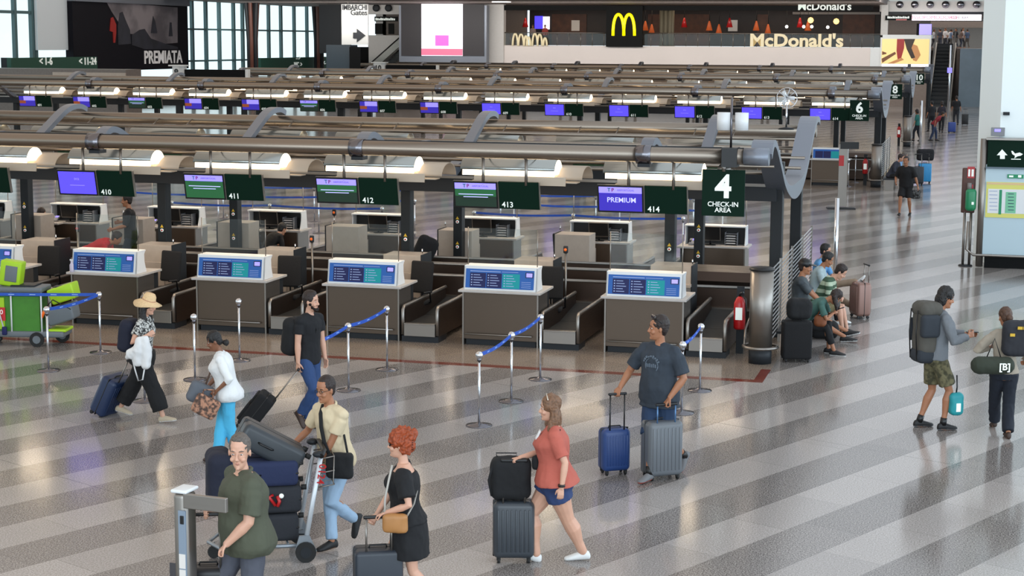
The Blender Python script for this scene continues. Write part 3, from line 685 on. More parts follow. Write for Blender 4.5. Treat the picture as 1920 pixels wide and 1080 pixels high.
m = MB(); a = onY(655, 88, Y0-3); b = onY(676, 88, Y0-3); c_ = onY(610, 84, Y0-3); m.box(a.x, b.x, Y0-3, Y0-1, 0, a.z, DOORB); m.box(c_.x, a.x, Y0-2.8, Y0-1, 0, c_.z, mat('booth_blue', '#2c3a44', .4)); tag(m.build('kiosk'), 'black and dark blue kiosk block beneath the IMBARCHI board', 'kiosk')
def escalator(name, label, x0, x1, ya, za, yb, zb_, nst=26, lean=0.):
    t = thing(name, label, 'escalator')
    st = MB()
    for k in range(nst):
        u0, u1 = k/nst, (k+1)/nst; y0_ = ya+(yb-ya)*u0; z1_ = za+(zb_-za)*u1; dx = lean*u0
        st.box(x0+.25+dx, x1-.25+dx, y0_, y0_+(yb-ya)/nst+.02, z1_-.5, z1_, DARKG if k % 2 else BLACK)
    st.build('steps', t)
    for x in (x0+.1, x1-.1):
        b = MB(); b.prism([(ya-1, za), (ya, za), (yb, zb_-.35), (yb+1, zb_-.35), (yb+1, zb_+.1), (yb, zb_+.1), (ya, za+.35), (ya-1, za+.35)], 'x', x-.12, x+.12, STEEL); b.build('skirt', t)
        g = MB(); g.prism([(ya-.8, za+.35), (ya, za+.35), (yb, zb_+.1), (yb+.8, zb_+.1), (yb+.8, zb_+.9), (yb, zb_+.9), (ya, za+1.15), (ya-.8, za+1.0)], 'x', x-.01, x+.01, GLASS); g.build('glass_panel', t)
        h = MB(); h.tube([(x, ya-.9, za+.5), (x, ya-.9, za+1.0), (x, ya, za+1.2), (x, yb, zb_+.95), (x, yb+.9, zb_+.9)], .06, RUBBER, 6); h.build('handrail', t)
    return t
a = onY(690, 120, Y0-4); escalator('escalator', 'escalator rising to the right of the IMBARCHI board', onY(693, 120, 138).x, onY(723, 120, 138).x, 137, 1.6, 150, 5.6, 22)
# right end: upper gallery, signs, poster, escalator
p0, p1 = onY(1652, 60, Y0).x, onY(1842, 60, Y0).x
m = MB(); rect(m, 1650, 2, 1850, 22, Y0+1, OFFW, .4); rect(m, 1650, 22, 1850, 27, Y0+1.2, DARKG, .3); rect(m, 1655, 38, 1725, 66, Y0+6, TAUPE, .3); rect(m, 1745, 40, 1850, 52, Y0+16, TAUPE, .3)
rect(m, 1653, 4, 1664, 66, Y0+.6, OFFW, .4)
struct(m.build('wall_upper_right'))
for i, x in enumerate((1687, 1715, 1744, 1773, 1801, 1831)):
    p = onY(x, 8.5, Y0+.95); m = MB(); m.lathe([(.30, 0), (.28, .18), (.12, .26)], CHROME_D, 14, M=T(p.x, p.y, p.z) @ VM)
    tag(m.build('round_vent'), '%s round nozzle from the left on the white band at upper right' % ORD[i], 'vent', 'round nozzles on the upper right band')
m = MB(); rect(m, 1660, 29, 1709, 38, Y0, DOORB, .2); [rect(m, 1664+3.2*k_, 30.5+(k_ % 3)*.5, 1666.4+3.2*k_, 34.6, Y0-.03, SIGNW, .03) for k_ in range(13)]; rect(m, 1680, 36, 1700, 38, Y0-.02, RED, .02); tag(m.build('shop_sign'), 'dark sign with white letters and red bar at upper right', 'sign')
m = MB(); rect(m, 1710, 27, 1840, 38.5, Y0+.2, SCRW, .85); Ft(m, 'ROSSOPOMODORO', 1746, 33, .40, Y0+.18, PINKD, .02, 0, 1.1); Ft(m, '. CAFE  BAR .', 1800, 33, .28, Y0+.18, KEYS, .02); tag(m.build('light_box_sign'), 'long white light box sign with pink letters at upper right', 'sign')
m = MB(); rect(m, 1722, 45, 1746, 65, Y0-.2, SCRL, .3); rect(m, 1719, 44, 1723, 66, Y0-.22, DOORB, .35); tag(m.build('television'), 'blue lit television above the right end of the fashion poster', 'television')
m = MB(); rect(m, 1655, 65, 1746, 72, Y0-.2, WALLM, 6); struct(m.build('floor_landing'))
t = thing('backlit_poster', 'bright yellow backlit fashion poster of walking legs left of the far escalator', 'poster')
m = MB(); rect(m, 1651, 70, 1744, 128, Y0-.3, WALLM, .3); m.build('frame', t)
PYEL = mat('poster_yellow', (.85, .66, .27), .5, emit=.35); PBR = mat('poster_brown', '#6e4428', .5, emit=.2); PDK = mat('poster_dark', '#2f2016', .5, emit=.1); PRD = mat('poster_red', '#8f1f1c', .5, emit=.3); PSK = mat('poster_skin', '#b07a4a', .5, emit=.4)
m = MB(); rect(m, 1654, 73, 1741, 120, Y0-.36, PYEL, .05); rect(m, 1654, 120, 1741, 126, Y0-.36, SCRW, .05)
def blob(pts, mm, d):
    P = [onY(x, y, Y0-.38-d) for x, y in pts]; m.prism([(p.x, p.z) for p in P], 'y', Y0-.38-d, Y0-.36, mm)
blob([(1654, 96), (1662, 99), (1662, 101), (1654, 103)], PBR, .01); blob([(1653, 110), (1678, 97), (1680, 101), (1654, 118)], PBR, .01); blob([(1664, 119), (1690, 108), (1695, 112), (1676, 119)], PSK, .01)
blob([(1682, 73), (1696, 73), (1695, 90), (1690, 108), (1683, 111), (1681, 95)], PRD, .02); blob([(1695, 73), (1716, 73), (1709, 90), (1716, 108), (1709, 110), (1700, 92)], PDK, .03); blob([(1710, 82), (1720, 86), (1726, 103), (1718, 115), (1712, 113), (1708, 96)], PSK, .025)
m.build('picture', t)
esc = escalator('escalator', 'long dark escalator climbing to the upper level at right', onY(1738, 200, 143).x, onY(1782, 200, 143).x, 143, 0, 158, 5.0, 34, -.0)
m = MB(); b0 = onY(1796, 196, 143).x; m.box(b0, b0+6, 143.6, 165, 0, 4.6, SLATE); m.box(onY(1783, 190, 144).x+.2, b0, 150, 165, 0, 4.6, TAUPE); m.box(xr, onY(1738, 190, Y0).x, Y0+.3, Y0+.6, 0, 3.1, TAUPE); struct(m.build('wall_stair_right'))
m = MB(); m.box(p0-1, b0+8, 158, 175, 4.4, 4.62, TAUPE); struct(m.build('floor_upper_right'))
m = MB(); m.box(-16, 12, 172, 172.3, 4.6, 12, OFFW); m.box(-16, 12, 167, 167.3, 0, 4.45, TAUPE); m.box(-16, 12, 150, 172, 7.4, 7.6, CEIL); struct(m.build('wall_upper_back'))
m = MB(); q = G(1777, 218); m.cyl((q.x, q.y), .07, 0, 4.9, CHROME, 8); m.box(q.x-.16, q.x+.16, q.y-.1, q.y+.1, 3.0, 3.35, SCRL); tag(m.build('sign_post'), 'tall thin bright post with small screen at the foot of the far escalator', 'post')
# left side: glass facade on the side wall with mullions, billboard, brown tree columns
t0, t1 = S(0, 60).y-8, S(640, 60).y
m = MB()
def sbox(x0, x1, z0, z1, mm, d0=0., d1=.2): m.box(SIDEX+d0, SIDEX+d1, S(x0, 60).y, S(x1, 60).y, z0, z1, mm)
for x in (22, 54, 60, 356, 382, 407, 434, 451, 476, 500, 523, 548, 572, 590): m.box(SIDEX, SIDEX+.25, S(x, 60).y, S(x, 60).y+.30, .3, 12, CYAN)
for z in (S(400, 57).z, S(400, 115).z): m.box(SIDEX, SIDEX+.2, S(334, 60).y, t1, z, z+.14, CYAN)
m.box(SIDEX, SIDEX+.2, t0, S(60, 60).y, 6.6, 6.8, CYAN); m.box(SIDEX, SIDEX+.25, t0, t1, 0, .5, DARKG)
m.box(SIDEX+.05, SIDEX+.07, t0, t1, .4, 12, GLASS)
struct(m.build('window_1'))
m = MB(); sbox(58, 118, 4.2, 12, mat('pale_panel', '#e4edf4', .5), .3, .5); struct(m.build('wall_left_panel'))
m = MB(); m.box(SIDEX, SIDEX+.3, t1, 165, 0, 12.0, TAUPE); struct(m.build('wall_left'))
t = thing('billboard', 'huge dark billboard reading PREMIATA on the left wall', 'billboard')
ya, yb = S(115, 60).y, S(333, 60).y
zt_, zb2 = S(333, 12).z, S(333, 128).z
m = MB(); m.box(SIDEX+.3, SIDEX+.9, ya, yb, zb2, zt_, NAVYB); m.box(SIDEX+.3, SIDEX+1.1, ya, yb, zt_, zt_+.5, BLADE); bb = m.build('panel', t)
def sq(pts, mm, d): m.prism([(S(x, y).y, S(x, y).z) for x, y in pts][::-1], 'x', SIDEX+.9, SIDEX+.9+d, mm)
m = MB(); sq([(178, 3), (313, 14), (313, 80), (290, 82), (262, 72), (240, 66), (215, 62), (200, 40), (188, 22)], BSKY, .02)
sq([(226, 66), (240, 56), (250, 54), (262, 72), (290, 82), (313, 88), (313, 92), (250, 92), (226, 84)], BROCK, .04); sq([(186, 34), (190, 32), (196, 46), (196, 62), (194, 80), (191, 80), (190, 60), (184, 58)], BRED, .05)
sq([(203, 24), (208, 22), (214, 38), (222, 56), (224, 82), (200, 84), (199, 50)], BROCK, .05); sq([(266, 30), (270, 40), (274, 62), (262, 62), (264, 45)], BROCK, .05); sq([(298, 42), (301, 42), (303, 68), (296, 68)], BROCK, .05)
m.build('picture', bb)
m = MB(); p = S(286, 108); m.text('PREMIATA', 1.35, BTXT, T(SIDEX+.93, p.y, p.z) @ RZ(R(90)) @ Matrix.Diagonal((1.04, 1, 1, 1)) @ VM, .02, bold=.02); m.build('lettering', bb)
def gband(x0, x1, y0, y1, label, texts):
    m = MB(); m.box(SIDEX+1.2, SIDEX+1.5, S(x0, 60).y, S(x1, 60).y, S(x1, y1).z, S(x1, y0).z, DKGREEN); m.box(SIDEX+.15, SIDEX+1.2, S(x0, 60).y+1, S(x0, 60).y+1.2, S(x1, y1).z, S(x1, y0).z, DARKG); m.box(SIDEX+.15, SIDEX+1.2, S(x1, 60).y-1.2, S(x1, 60).y-1, S(x1, y1).z, S(x1, y0).z, DARKG)
    for tx, x, y, h in texts:
        p = S(x, y); m.text(tx, h, SIGNW, T(SIDEX+1.52, p.y, p.z) @ RZ(R(90)) @ Matrix.Diagonal((1.1, 1, 1, 1)) @ VM, .02, bold=.02)
    tag(m.build('direction_band'), label, 'sign')
gband(-20, 145, 106, 130, 'long green direction band with small white signs at far left', [('< 1-6', 48, 115, .7), ('< 11-24', 128, 115, .7)])
gband(458, 600, 106, 128, 'green direction band between the brown columns', [('- - >', 530, 109, .5), ('WC  >', 530, 121, .6), ('<- -', 582, 118, .6)])
for i, (x, yb_) in enumerate(((429, 128), (557, 125))):
    b = S(x, yb_); base = Vector((SIDEX+2.2, b.y, 0)); t = thing('brown_column', ('left' if i == 0 else 'right')+' of two dark brown tube columns before the far left windows', 'column', base)
    for k in range(6):
        a = R(60*k); m = MB(); m.tube([(.25*math.cos(a), .5*math.sin(a), 0), (.27*math.cos(a), .55*math.sin(a), 5), (.45*math.cos(a), 1.0*math.sin(a), 9), (.9*math.cos(a), 1.9*math.sin(a), 12)], .17, COLBR if k % 2 else DARKG, 8); m.build('tube', t)
# number pylons with dark boards on the left ends of areas 8 and 10
for (num, x0, x1, y0, y1, bx0, bx1, by0, by1, Yp) in (('8', 323, 346, 124, 147, 347, 461, 130, 147, YC8-4.75), ('10', 700, 722, 118, 136, 724, 818, 122, 136, YC10-4.75)):
    t = thing('number_pylon', 'pale number pylon and long dark display board, %s one' % {'8': 'left', '10': 'middle'}[num], 'sign')
    m = MB(); a = onY(x0, y0, Yp); b = onY(x1, y1, Yp); m.prism([(a.x, Yp), (a.x+.15, Yp-.25), (b.x-.2, Yp-.25), (b.x, Yp), (b.x, Yp+.3), (a.x, Yp+.3)], 'z', b.z-.3, a.z, WALLM); m.box(a.x-.08, b.x+.12, Yp-.32, Yp+.35, a.z, a.z+.07, WALLM); m.box(a.x+.2, b.x-.2, Yp-.1, Yp+.2, 0, b.z-.3, PILLAR); m.build('pylon', t)
    m = MB(); m.text(num, .5, BLACK, T((a.x+b.x)/2, Yp-.26, (a.z+b.z)/2-.02) @ VM, .02, bold=.03); m.build('number', t)
    m = MB(); a = onY(bx0, by0, Yp); b = onY(bx1, by1, Yp); zz = onY(bx0, by1, Yp).z; m.box(a.x, b.x, Yp-.05, Yp+.2, zz, a.z, DOORB); m.box(b.x, b.x+.16, Yp-.08, Yp+.22, zz-.1, a.z+.03, WALLM); m.build('display_board', t)
    m = MB(); m.box(b.x-.3, b.x, Yp, Yp+.15, 0, zz, PILLAR); m.build('support', t)
# service block behind area 6 at far left
m = MB(); a = onY(0, 128, 97); b = onY(236, 128, 97); m.box(a.x-6, b.x, 97, 99, 0, a.z, mat('service_block', '#6d6560', .5, var=.1)); m.box(b.x-5, b.x, 96.9, 97, 2.2, a.z-.2, CABF); tag(m.build('service_block'), 'long low grey service block left of the number 8 pylon', 'building block')
# ================================================================ BIG COLUMN AND INFORMATION KIOSK
COLW = mat('column_white', '#eef6f6', .35)
m = MB(); m.prism([(-.07, 41.4), (.40, 40.55), (4.5, 40.55), (4.5, 43.5), (-.07, 43.5)], 'z', 0, 12, COLW); tag(m.build('round_column'), 'huge white clad column at the right edge', 'column')
for (x, y, w, h, n) in ((1887, 213, .14, .07, 'small dark sensor box on the big white column'), (1871, 247, .30, .19, 'grey control box low on the big white column')):
    p = onY(x, y, 40.5); m = MB(); m.box(p.x-w/2, p.x+w/2, 40.45, 40.56, p.z-h/2, p.z+h/2, DARKG if w < .2 else KEYS); m.box(p.x-w/4, p.x+w/5, 40.44, 40.45, p.z, p.z+h/3, SCRL if w > .2 else BLACK); tag(m.build('control_box', bevel=.01), n, 'box')
KY = 40.0
t = thing('information_kiosk', 'tall pale information board with green header at the right edge', 'information board', (0, 0, 0))
kx = onY(1845, 400, KY).x; zt_ = onY(1850, 262, KY).z; zb_ = onY(1850, 481, KY).z
KP = mat('kiosk_panel', '#b4c9d2', .35)
m = MB(); m.box(kx, kx+2.4, KY, KY+.35, zb_, zt_-.55, KP); kp = m.build('panel', t)
m = MB(); m.box(kx+.02, kx+2.4, KY-.03, KY+.33, zt_-.60, zt_, GREEN); hd = m.build('header', t)
m = MB(); m.box(kx-.01, kx+2.4, KY-.05, KY-.02, zt_-.64, zt_-.60, SLATE); m.box(kx-.02, kx+2.4, KY-.06, KY+.33, zt_, zt_+.04, STEEL); m.cyl((kx-.06, KY+.05), .08, .02, zt_+.02, STEEL, 14); m.build('steel_frame', t)
m = MB(); m.box(kx+.05, kx+2.4, KY+.02, KY+.30, 0, zb_, DOORB); m.build('base', t)
def kq(x, y): p = onY(x, y, KY-.04); return (p.x, p.z)
m = MB(); m.prism([kq(x, y) for x, y in ((1879, 280), (1889, 291), (1884, 291), (1884, 298), (1875, 298), (1875, 291), (1869, 291))][::-1], 'y', KY-.045, KY-.03, SIGNW)
m.prism([kq(x, y) for x, y in ((1896, 283), (1899, 283), (1903, 288), (1912, 286), (1918, 289), (1914, 292), (1908, 293), (1902, 297), (1903, 292), (1898, 289))][::-1], 'y', KY-.045, KY-.03, SIGNW)
a, b = kq(1896, 297.5), kq(1914, 299.5); m.box(a[0], b[0], KY-.045, KY-.03, b[1], a[1], SIGNW); m.build('pictogram', hd)
def kbox(x0, y0, x1, y1, mm, d): a, b = kq(x0, y0), kq(x1, y1); m.box(a[0], b[0], KY-d, KY, b[1], a[1], mm)
m = MB(); kbox(1889, 327, 1919, 335, mat('exit_green', '#1e8a5e', .5), .02); kbox(1892, 329, 1900, 332.5, SIGNW, .024); kbox(1909, 328.5, 1915, 333, SIGNW, .024); m.build('exit_plate', kp)
m = MB(); kbox(1850, 341, 1935, 410, mat('map_yellow', '#d6d36f', .5), .02); kbox(1851, 342, 1935, 348, mat('map_orange', '#d9b98a', .5), .024); kbox(1853, 354, 1935, 402, WHITE, .026); kbox(1874, 356, 1877, 402, MATS['exit_green'], .03); kbox(1886, 360, 1904, 400, mat('map_green', '#76bd97', .5), .03)
for i in range(6): kbox(1890, 363+6*i, 1901, 364.5+6*i, PNAVY, .032); kbox(1855, 358+7*i, 1870, 359+7*i, PBLUE, .03)
m.build('map_poster', kp)
m = MB(); m.tube([(kx-.33, KY-.12, 1.05), (kx-.35, KY-.14, .42), (kx-.20, KY-.16, .30), (kx+2.4, KY-.16, .30)], .03, STEEL, 8); m.tube([(kx+.2, KY-.16, .30), (kx+.2, KY, .30)], .02, STEEL, 6); m.build('guard_rail', t)
t = thing('fire_point', 'brown fire point panel with red sign and green bottle left of the kiosk', 'fire point', (kx-.36, KY+.2, 0))
m = MB(); m.rbox((0, 0, 1.72), (.30, .06, 1.02), .05, mat('fire_brown', '#52342c', .5), seg=3); m.build('panel', t)
m = MB(); m.box(-.04, .12, -.05, -.02, 2.0, 2.26, RED); m.box(-.02, .02, -.055, -.05, 2.04, 2.2, SIGNW); m.box(.05, .10, -.055, -.05, 2.04, 2.2, SIGNW); m.box(-.0, .10, -.045, -.03, 1.72, 1.86, RED); m.build('red_sign', t)
m = MB(); m.rbox((.06, -.13, 1.52), (.24, .20, .50), .08, mat('bottle_green', '#1d7f53', .35)); m.cyl((.02, -.13), .05, 1.74, 1.90, mat('bottle_grey', '#7c7674', .4), 10); m.box(.08, .13, -.235, -.22, 1.42, 1.48, SIGNW); m.build('green_bottle', t)
m = MB(); m.cyl((-.06, 0), .03, 0, 1.25, STEEL, 8); m.cyl((.08, 0), .03, 0, 1.25, STEEL, 8); m.lathe([(.16, 0), (.15, .03)], DARKG, 14); m.build('stand', t)
# ================================================================ ROW ENDS: bollards, mesh fences, extinguishers
def end_group(Yc, n):
    where = {4: 'nearest check-in area, behind the standing man in grey T-shirt', 6: 'second check-in area', 8: 'third check-in area'}[n]
    x, y = (-3.22 if n == 4 else -3.50), Yc-4.16
    t = thing('steel_bollard', 'big brushed steel bollard with ring rail at the corner of the %s check-in area' % {4: 'nearest', 6: 'second', 8: 'third'}[n], 'bollard', (x, y, 0))
    m = MB(); m.cyl((0, 0), .185, .27, 1.48, STEEL, 24); m.build('body', t)
    m = MB(); m.lathe([(.2, 1.48), (.2, 1.50), (.16, 1.52)], BLACK, 24); m.lathe([(.18, 0), (.18, .25)], DARKG, 24); m.build('cap_and_base', t)
    m = MB(); P = [(.27*math.cos(R(a)), .27*math.sin(R(a)), .26) for a in range(0, 361, 18)]; m.tube(P, .025, STEEL, 8); m.tube([(-.25, 0, .27), (-.30, .45, .45), (-.28, 1.0, .6)], .018, STEEL, 6); m.build('ring_rail', t)
    t = thing('mesh_fence', 'slatted steel mesh fence running back from the bollard of the %s check-in area' % {4: 'nearest', 6: 'second', 8: 'third'}[n], 'fence', (x+.06, y+.25, 0))
    L = 7.2; m = MB(); ns = 17
    for k in range(ns): z = .22+1.16*k/(ns-1); m.box(-.008, .008, 0, L, z-.006, z+.006, mat('fence_steel', '#c3c6ca', .35, .5))
    m.build('slats', t); m = MB()
    for k in range(5): m.box(-.02, .02, L*k/4-.02, L*k/4+.02, 0, 1.42, STEEL)
    m.build('posts', t)
    t = thing('fire_extinguisher', 'red fire extinguisher beside the steel bollard of the %s check-in area' % {4: 'nearest', 6: 'second', 8: 'third'}[n], 'extinguisher', (x-.42, y+.62, .0))
    m = MB(); m.lathe([(.085, .42), (.095, .45), (.095, .84), (.06, .92), (.03, .95)], RED, 18); bo = m.build('cylinder', t)
    m = MB(); m.box(-.055, .055, -.1, -.092, .58, .78, SIGNW); m.build('label', bo)
    m = MB(); m.tube([(0, 0, .95), (0, 0, 1.0), (.06, -.02, 1.02)], .018, BLACK, 6); m.tube([(0, 0, .98), (.10, -.03, .92), (.11, -.04, .6)], .012, BLACK, 6); m.build('valve', t)
    m = MB(); m.box(-.06, .06, .08, .10, .0, 1.1, DARKG); m.box(-.06, .06, 0, .10, .40, .42, DARKG); m.build('bracket', t)
end_group(YC4, 4); end_group(YC6, 6); end_group(YC8, 8)
# tall steel posts at the row ends
for (x, yt, yb_, n) in ((1541, 398, 540, 'bright steel post standing past the end of the mesh fence'), (1725, 232, 300, 'bright steel post beside the third check-in area')):
    if x == 1541: g = Vector((-2.75, 35.2, 0))
    else: g = G(x, 272)
    m = MB(); m.cyl((0, 0), .045 if x == 1541 else .06, 0, 1.9 if x == 1541 else 2.2, CHROME, 10); m.lathe([(.12, 0), (.11, .02)], STEEL, 14); o = m.build('steel_post', None, (g.x, g.y, 0)); tag(o, n, 'post')
g = G(1578, 391); t = thing('info_totem', 'slim pale totem with red label and dark foot in the aisle', 'totem', (g.x, g.y, 0), R(10))
m = MB(); m.box(-.13, .13, -.03, .03, .08, 1.95, STEEL); m.build('pole', t); m = MB(); m.box(-.132, .02, -.035, -.03, 1.30, 1.62, RED); m.build('red_label', t)
m = MB(); m.box(-.45, .40, -.22, .22, 0, .03, DARKG); m.build('foot', t); m = MB(); m.box(-.1, .45, -.06, -.0, 1.82, 2.03, BLACK); m.build('display', t)
# double cylinder spotlights over area 4
p = onY(1370, 290, YC4-4.15); t = thing('twin_spotlight', 'pair of white cylindrical spotlights on a rod above the big 4 sign', 'spotlight', (p.x, YC4-4.15, 3.2))
m = MB(); m.tube([(0, 0, .08), (0, 0, .55), (0, 0, .95)], .018, CHROME_D, 6); m.build('rod', t)
for s in (-1, 1): m = MB(); m.cyl((.02+s*.14, 0), .105, .45, .72, WHITE, 16); m.tube([(0, 0, .6), (s*.14, 0, .6)], .015, STEEL, 5); m.build('lamp_head', t)
m = MB(); m.box(-.12, .12, -.16, .16, -.12, .18, BLACK); m.build('clamp', t)
def cagefan(x, y, z, n):
    t = thing('pedestal_fan', n, 'fan', (x, y, z))
    m = MB(); m.lathe([(.16, 0), (.14, .03), (.02, .05)], DARKG, 14); m.cyl((0, 0), .018, .03, .5, CHROME, 8); m.build('stand', t)
    m = MB()
    for k in range(10):
        a = R(36*k); m.tube([(0, -.09, .62), (.20*math.cos(a), -.06, .62+.20*math.sin(a)), (.2*math.cos(a), .04, .62+.2*math.sin(a)), (0, .07, .62)], .005, CHROME, 4)
    P = [(.2*math.cos(R(a)), 0, .62+.2*math.sin(R(a))) for a in range(0, 361, 20)]; m.tube(P, .008, CHROME, 5); m.build('cage', t)
    m = MB(); m.ball((0, .02, .62), .05, WHITE, 8)
    for k in range(3): a = R(120*k); m.rbox((.09*math.cos(a), -.02, .62+.09*math.sin(a)), (.13, .01, .07), .005, WHITE, Matrix.Rotation(-a, 4, 'Y'), 1)
    m.build('blades', t)
cagefan(onY(1474, 240, YC4+3.4).x, YC4+3.4, 3.30, 'small white cage fan standing on the rear tubes')
# ================================================================ FIGURES
SKINS = {'light': ('#bd8c72', '#a1695a'), 'fair': ('#c99a82', '#ab7061'), 'tan': ('#a06c4e', '#875142'), 'brown': ('#7d523b', '#673d33')}
def skinmat(k):
    m = mat('skin_'+k, SKINS[k][0], .5, var=.04, scale=14); m.node_tree.nodes['Principled BSDF'].inputs['Subsurface Weight'].default_value = .08; return m
def cloth(name, col, **kw): return mat('cloth_'+name, col, .85, bump=.6, scale=kw.pop('scale', 8), **kw)
HAIRM = {'black': '#120e0d', 'dark': '#241712', 'brown': '#4a3020', 'grey': '#5a514a', 'red': '#8e3c17', 'lightbrown': '#6f4f38'}
def hairmat(k): return mat('hair_'+k, HAIRM[k], .55, var=.35, scale=50, bump=.5)
def remesh(mb, voxel, smooth=2, noise_amp=0., noise_scale=6., seed=0):
    me = bpy.data.meshes.new('tmp'); me.from_pydata(mb.v, [], mb.f); me.update()
    o = bpy.data.objects.new('tmp', me); COL.objects.link(o)
    m = o.modifiers.new('r', 'REMESH'); m.mode = 'VOXEL'; m.voxel_size = voxel; m.use_smooth_shade = True
    if smooth: s = o.modifiers.new('s', 'SMOOTH'); s.factor = .5; s.iterations = smooth
    dg = bpy.context.evaluated_depsgraph_get(); dg.update(); out = bpy.data.meshes.new_from_object(o.evaluated_get(dg))
    bpy.data.objects.remove(o); bpy.data.meshes.remove(me)
    if noise_amp:
        off = Vector((seed*3.1, seed*1.7, 0)); cos = [v.co.copy() for v in out.vertices]; nr = [v.normal.copy() for v in out.vertices]
        for v, c, n in zip(out.vertices, cos, nr):
            q = Vector((c.x*noise_scale, c.y*noise_scale, c.z*noise_scale*.6))+off
            v.co = c+n*noise_amp*(noise.noise(q)+.5*noise.noise(q*2.3))
    out.update(); return out
def mobj(name, me, mats, parent, fn=None):
    me.name = name
    me.materials.clear()
    for m in mats: me.materials.append(m)
    if fn:
        for p in me.polygons: p.material_index = fn(p.center, p.normal)
    for p in me.polygons: p.use_smooth = True
    o = bpy.data.objects.new(name, me); COL.objects.link(o); o.parent = parent; return o
def ring_loft(mb, secs, seg=20, m=None):
    """secs: list of (center, u, w, a_front, a_back, b) ; u = forward vector, w = left vector"""
    vs = []
    for (c, u, w, af, ab, b) in secs:
        for k in range(seg):
            t = 2*math.pi*k/seg; cc, ss = math.cos(t), math.sin(t)
            vs.append(c+u*((af if cc > 0 else ab)*cc)+w*(b*ss))
    n = len(secs); fs = [(i*seg+k, i*seg+(k+1) % seg, (i+1)*seg+(k+1) % seg, (i+1)*seg+k) for i in range(n-1) for k in range(seg)]
    fs += [tuple(range(seg))[::-1], tuple((n-1)*seg+j for j in range(seg))]
    mb.add(vs, fs, m or BLACK, True)
def limb(mb, pts, rs, seg=12):
    P = [Vector(p) for p in pts]; R_ = list(rs); d0 = (P[0]-P[1]).normalized(); d1 = (P[-1]-P[-2]).normalized()
    pts2 = [P[0]+d0*R_[0]*.85, P[0]+d0*R_[0]*.5]+P+[P[-1]+d1*R_[-1]*.5, P[-1]+d1*R_[-1]*.85]; rs2 = [R_[0]*.45, R_[0]*.85]+R_+[R_[-1]*.85, R_[-1]*.45]
    mb.tube(pts2, rs2, BLACK, seg)
def ik(a, c, l1, l2, pole):
    d = c-a; L = d.length
    if L > (l1+l2)*.999: c = a+d*((l1+l2)*.999/L); d = c-a; L = d.length
    x = (l1*l1-l2*l2+L*L)/(2*L); h = math.sqrt(max(0, l1*l1-x*x)); dn = d/L; p = Vector(pole); p = (p-dn*p.dot(dn)).normalized()
    return a+dn*x+p*h, c
def lerp(a, b, t): return a+(b-a)*t
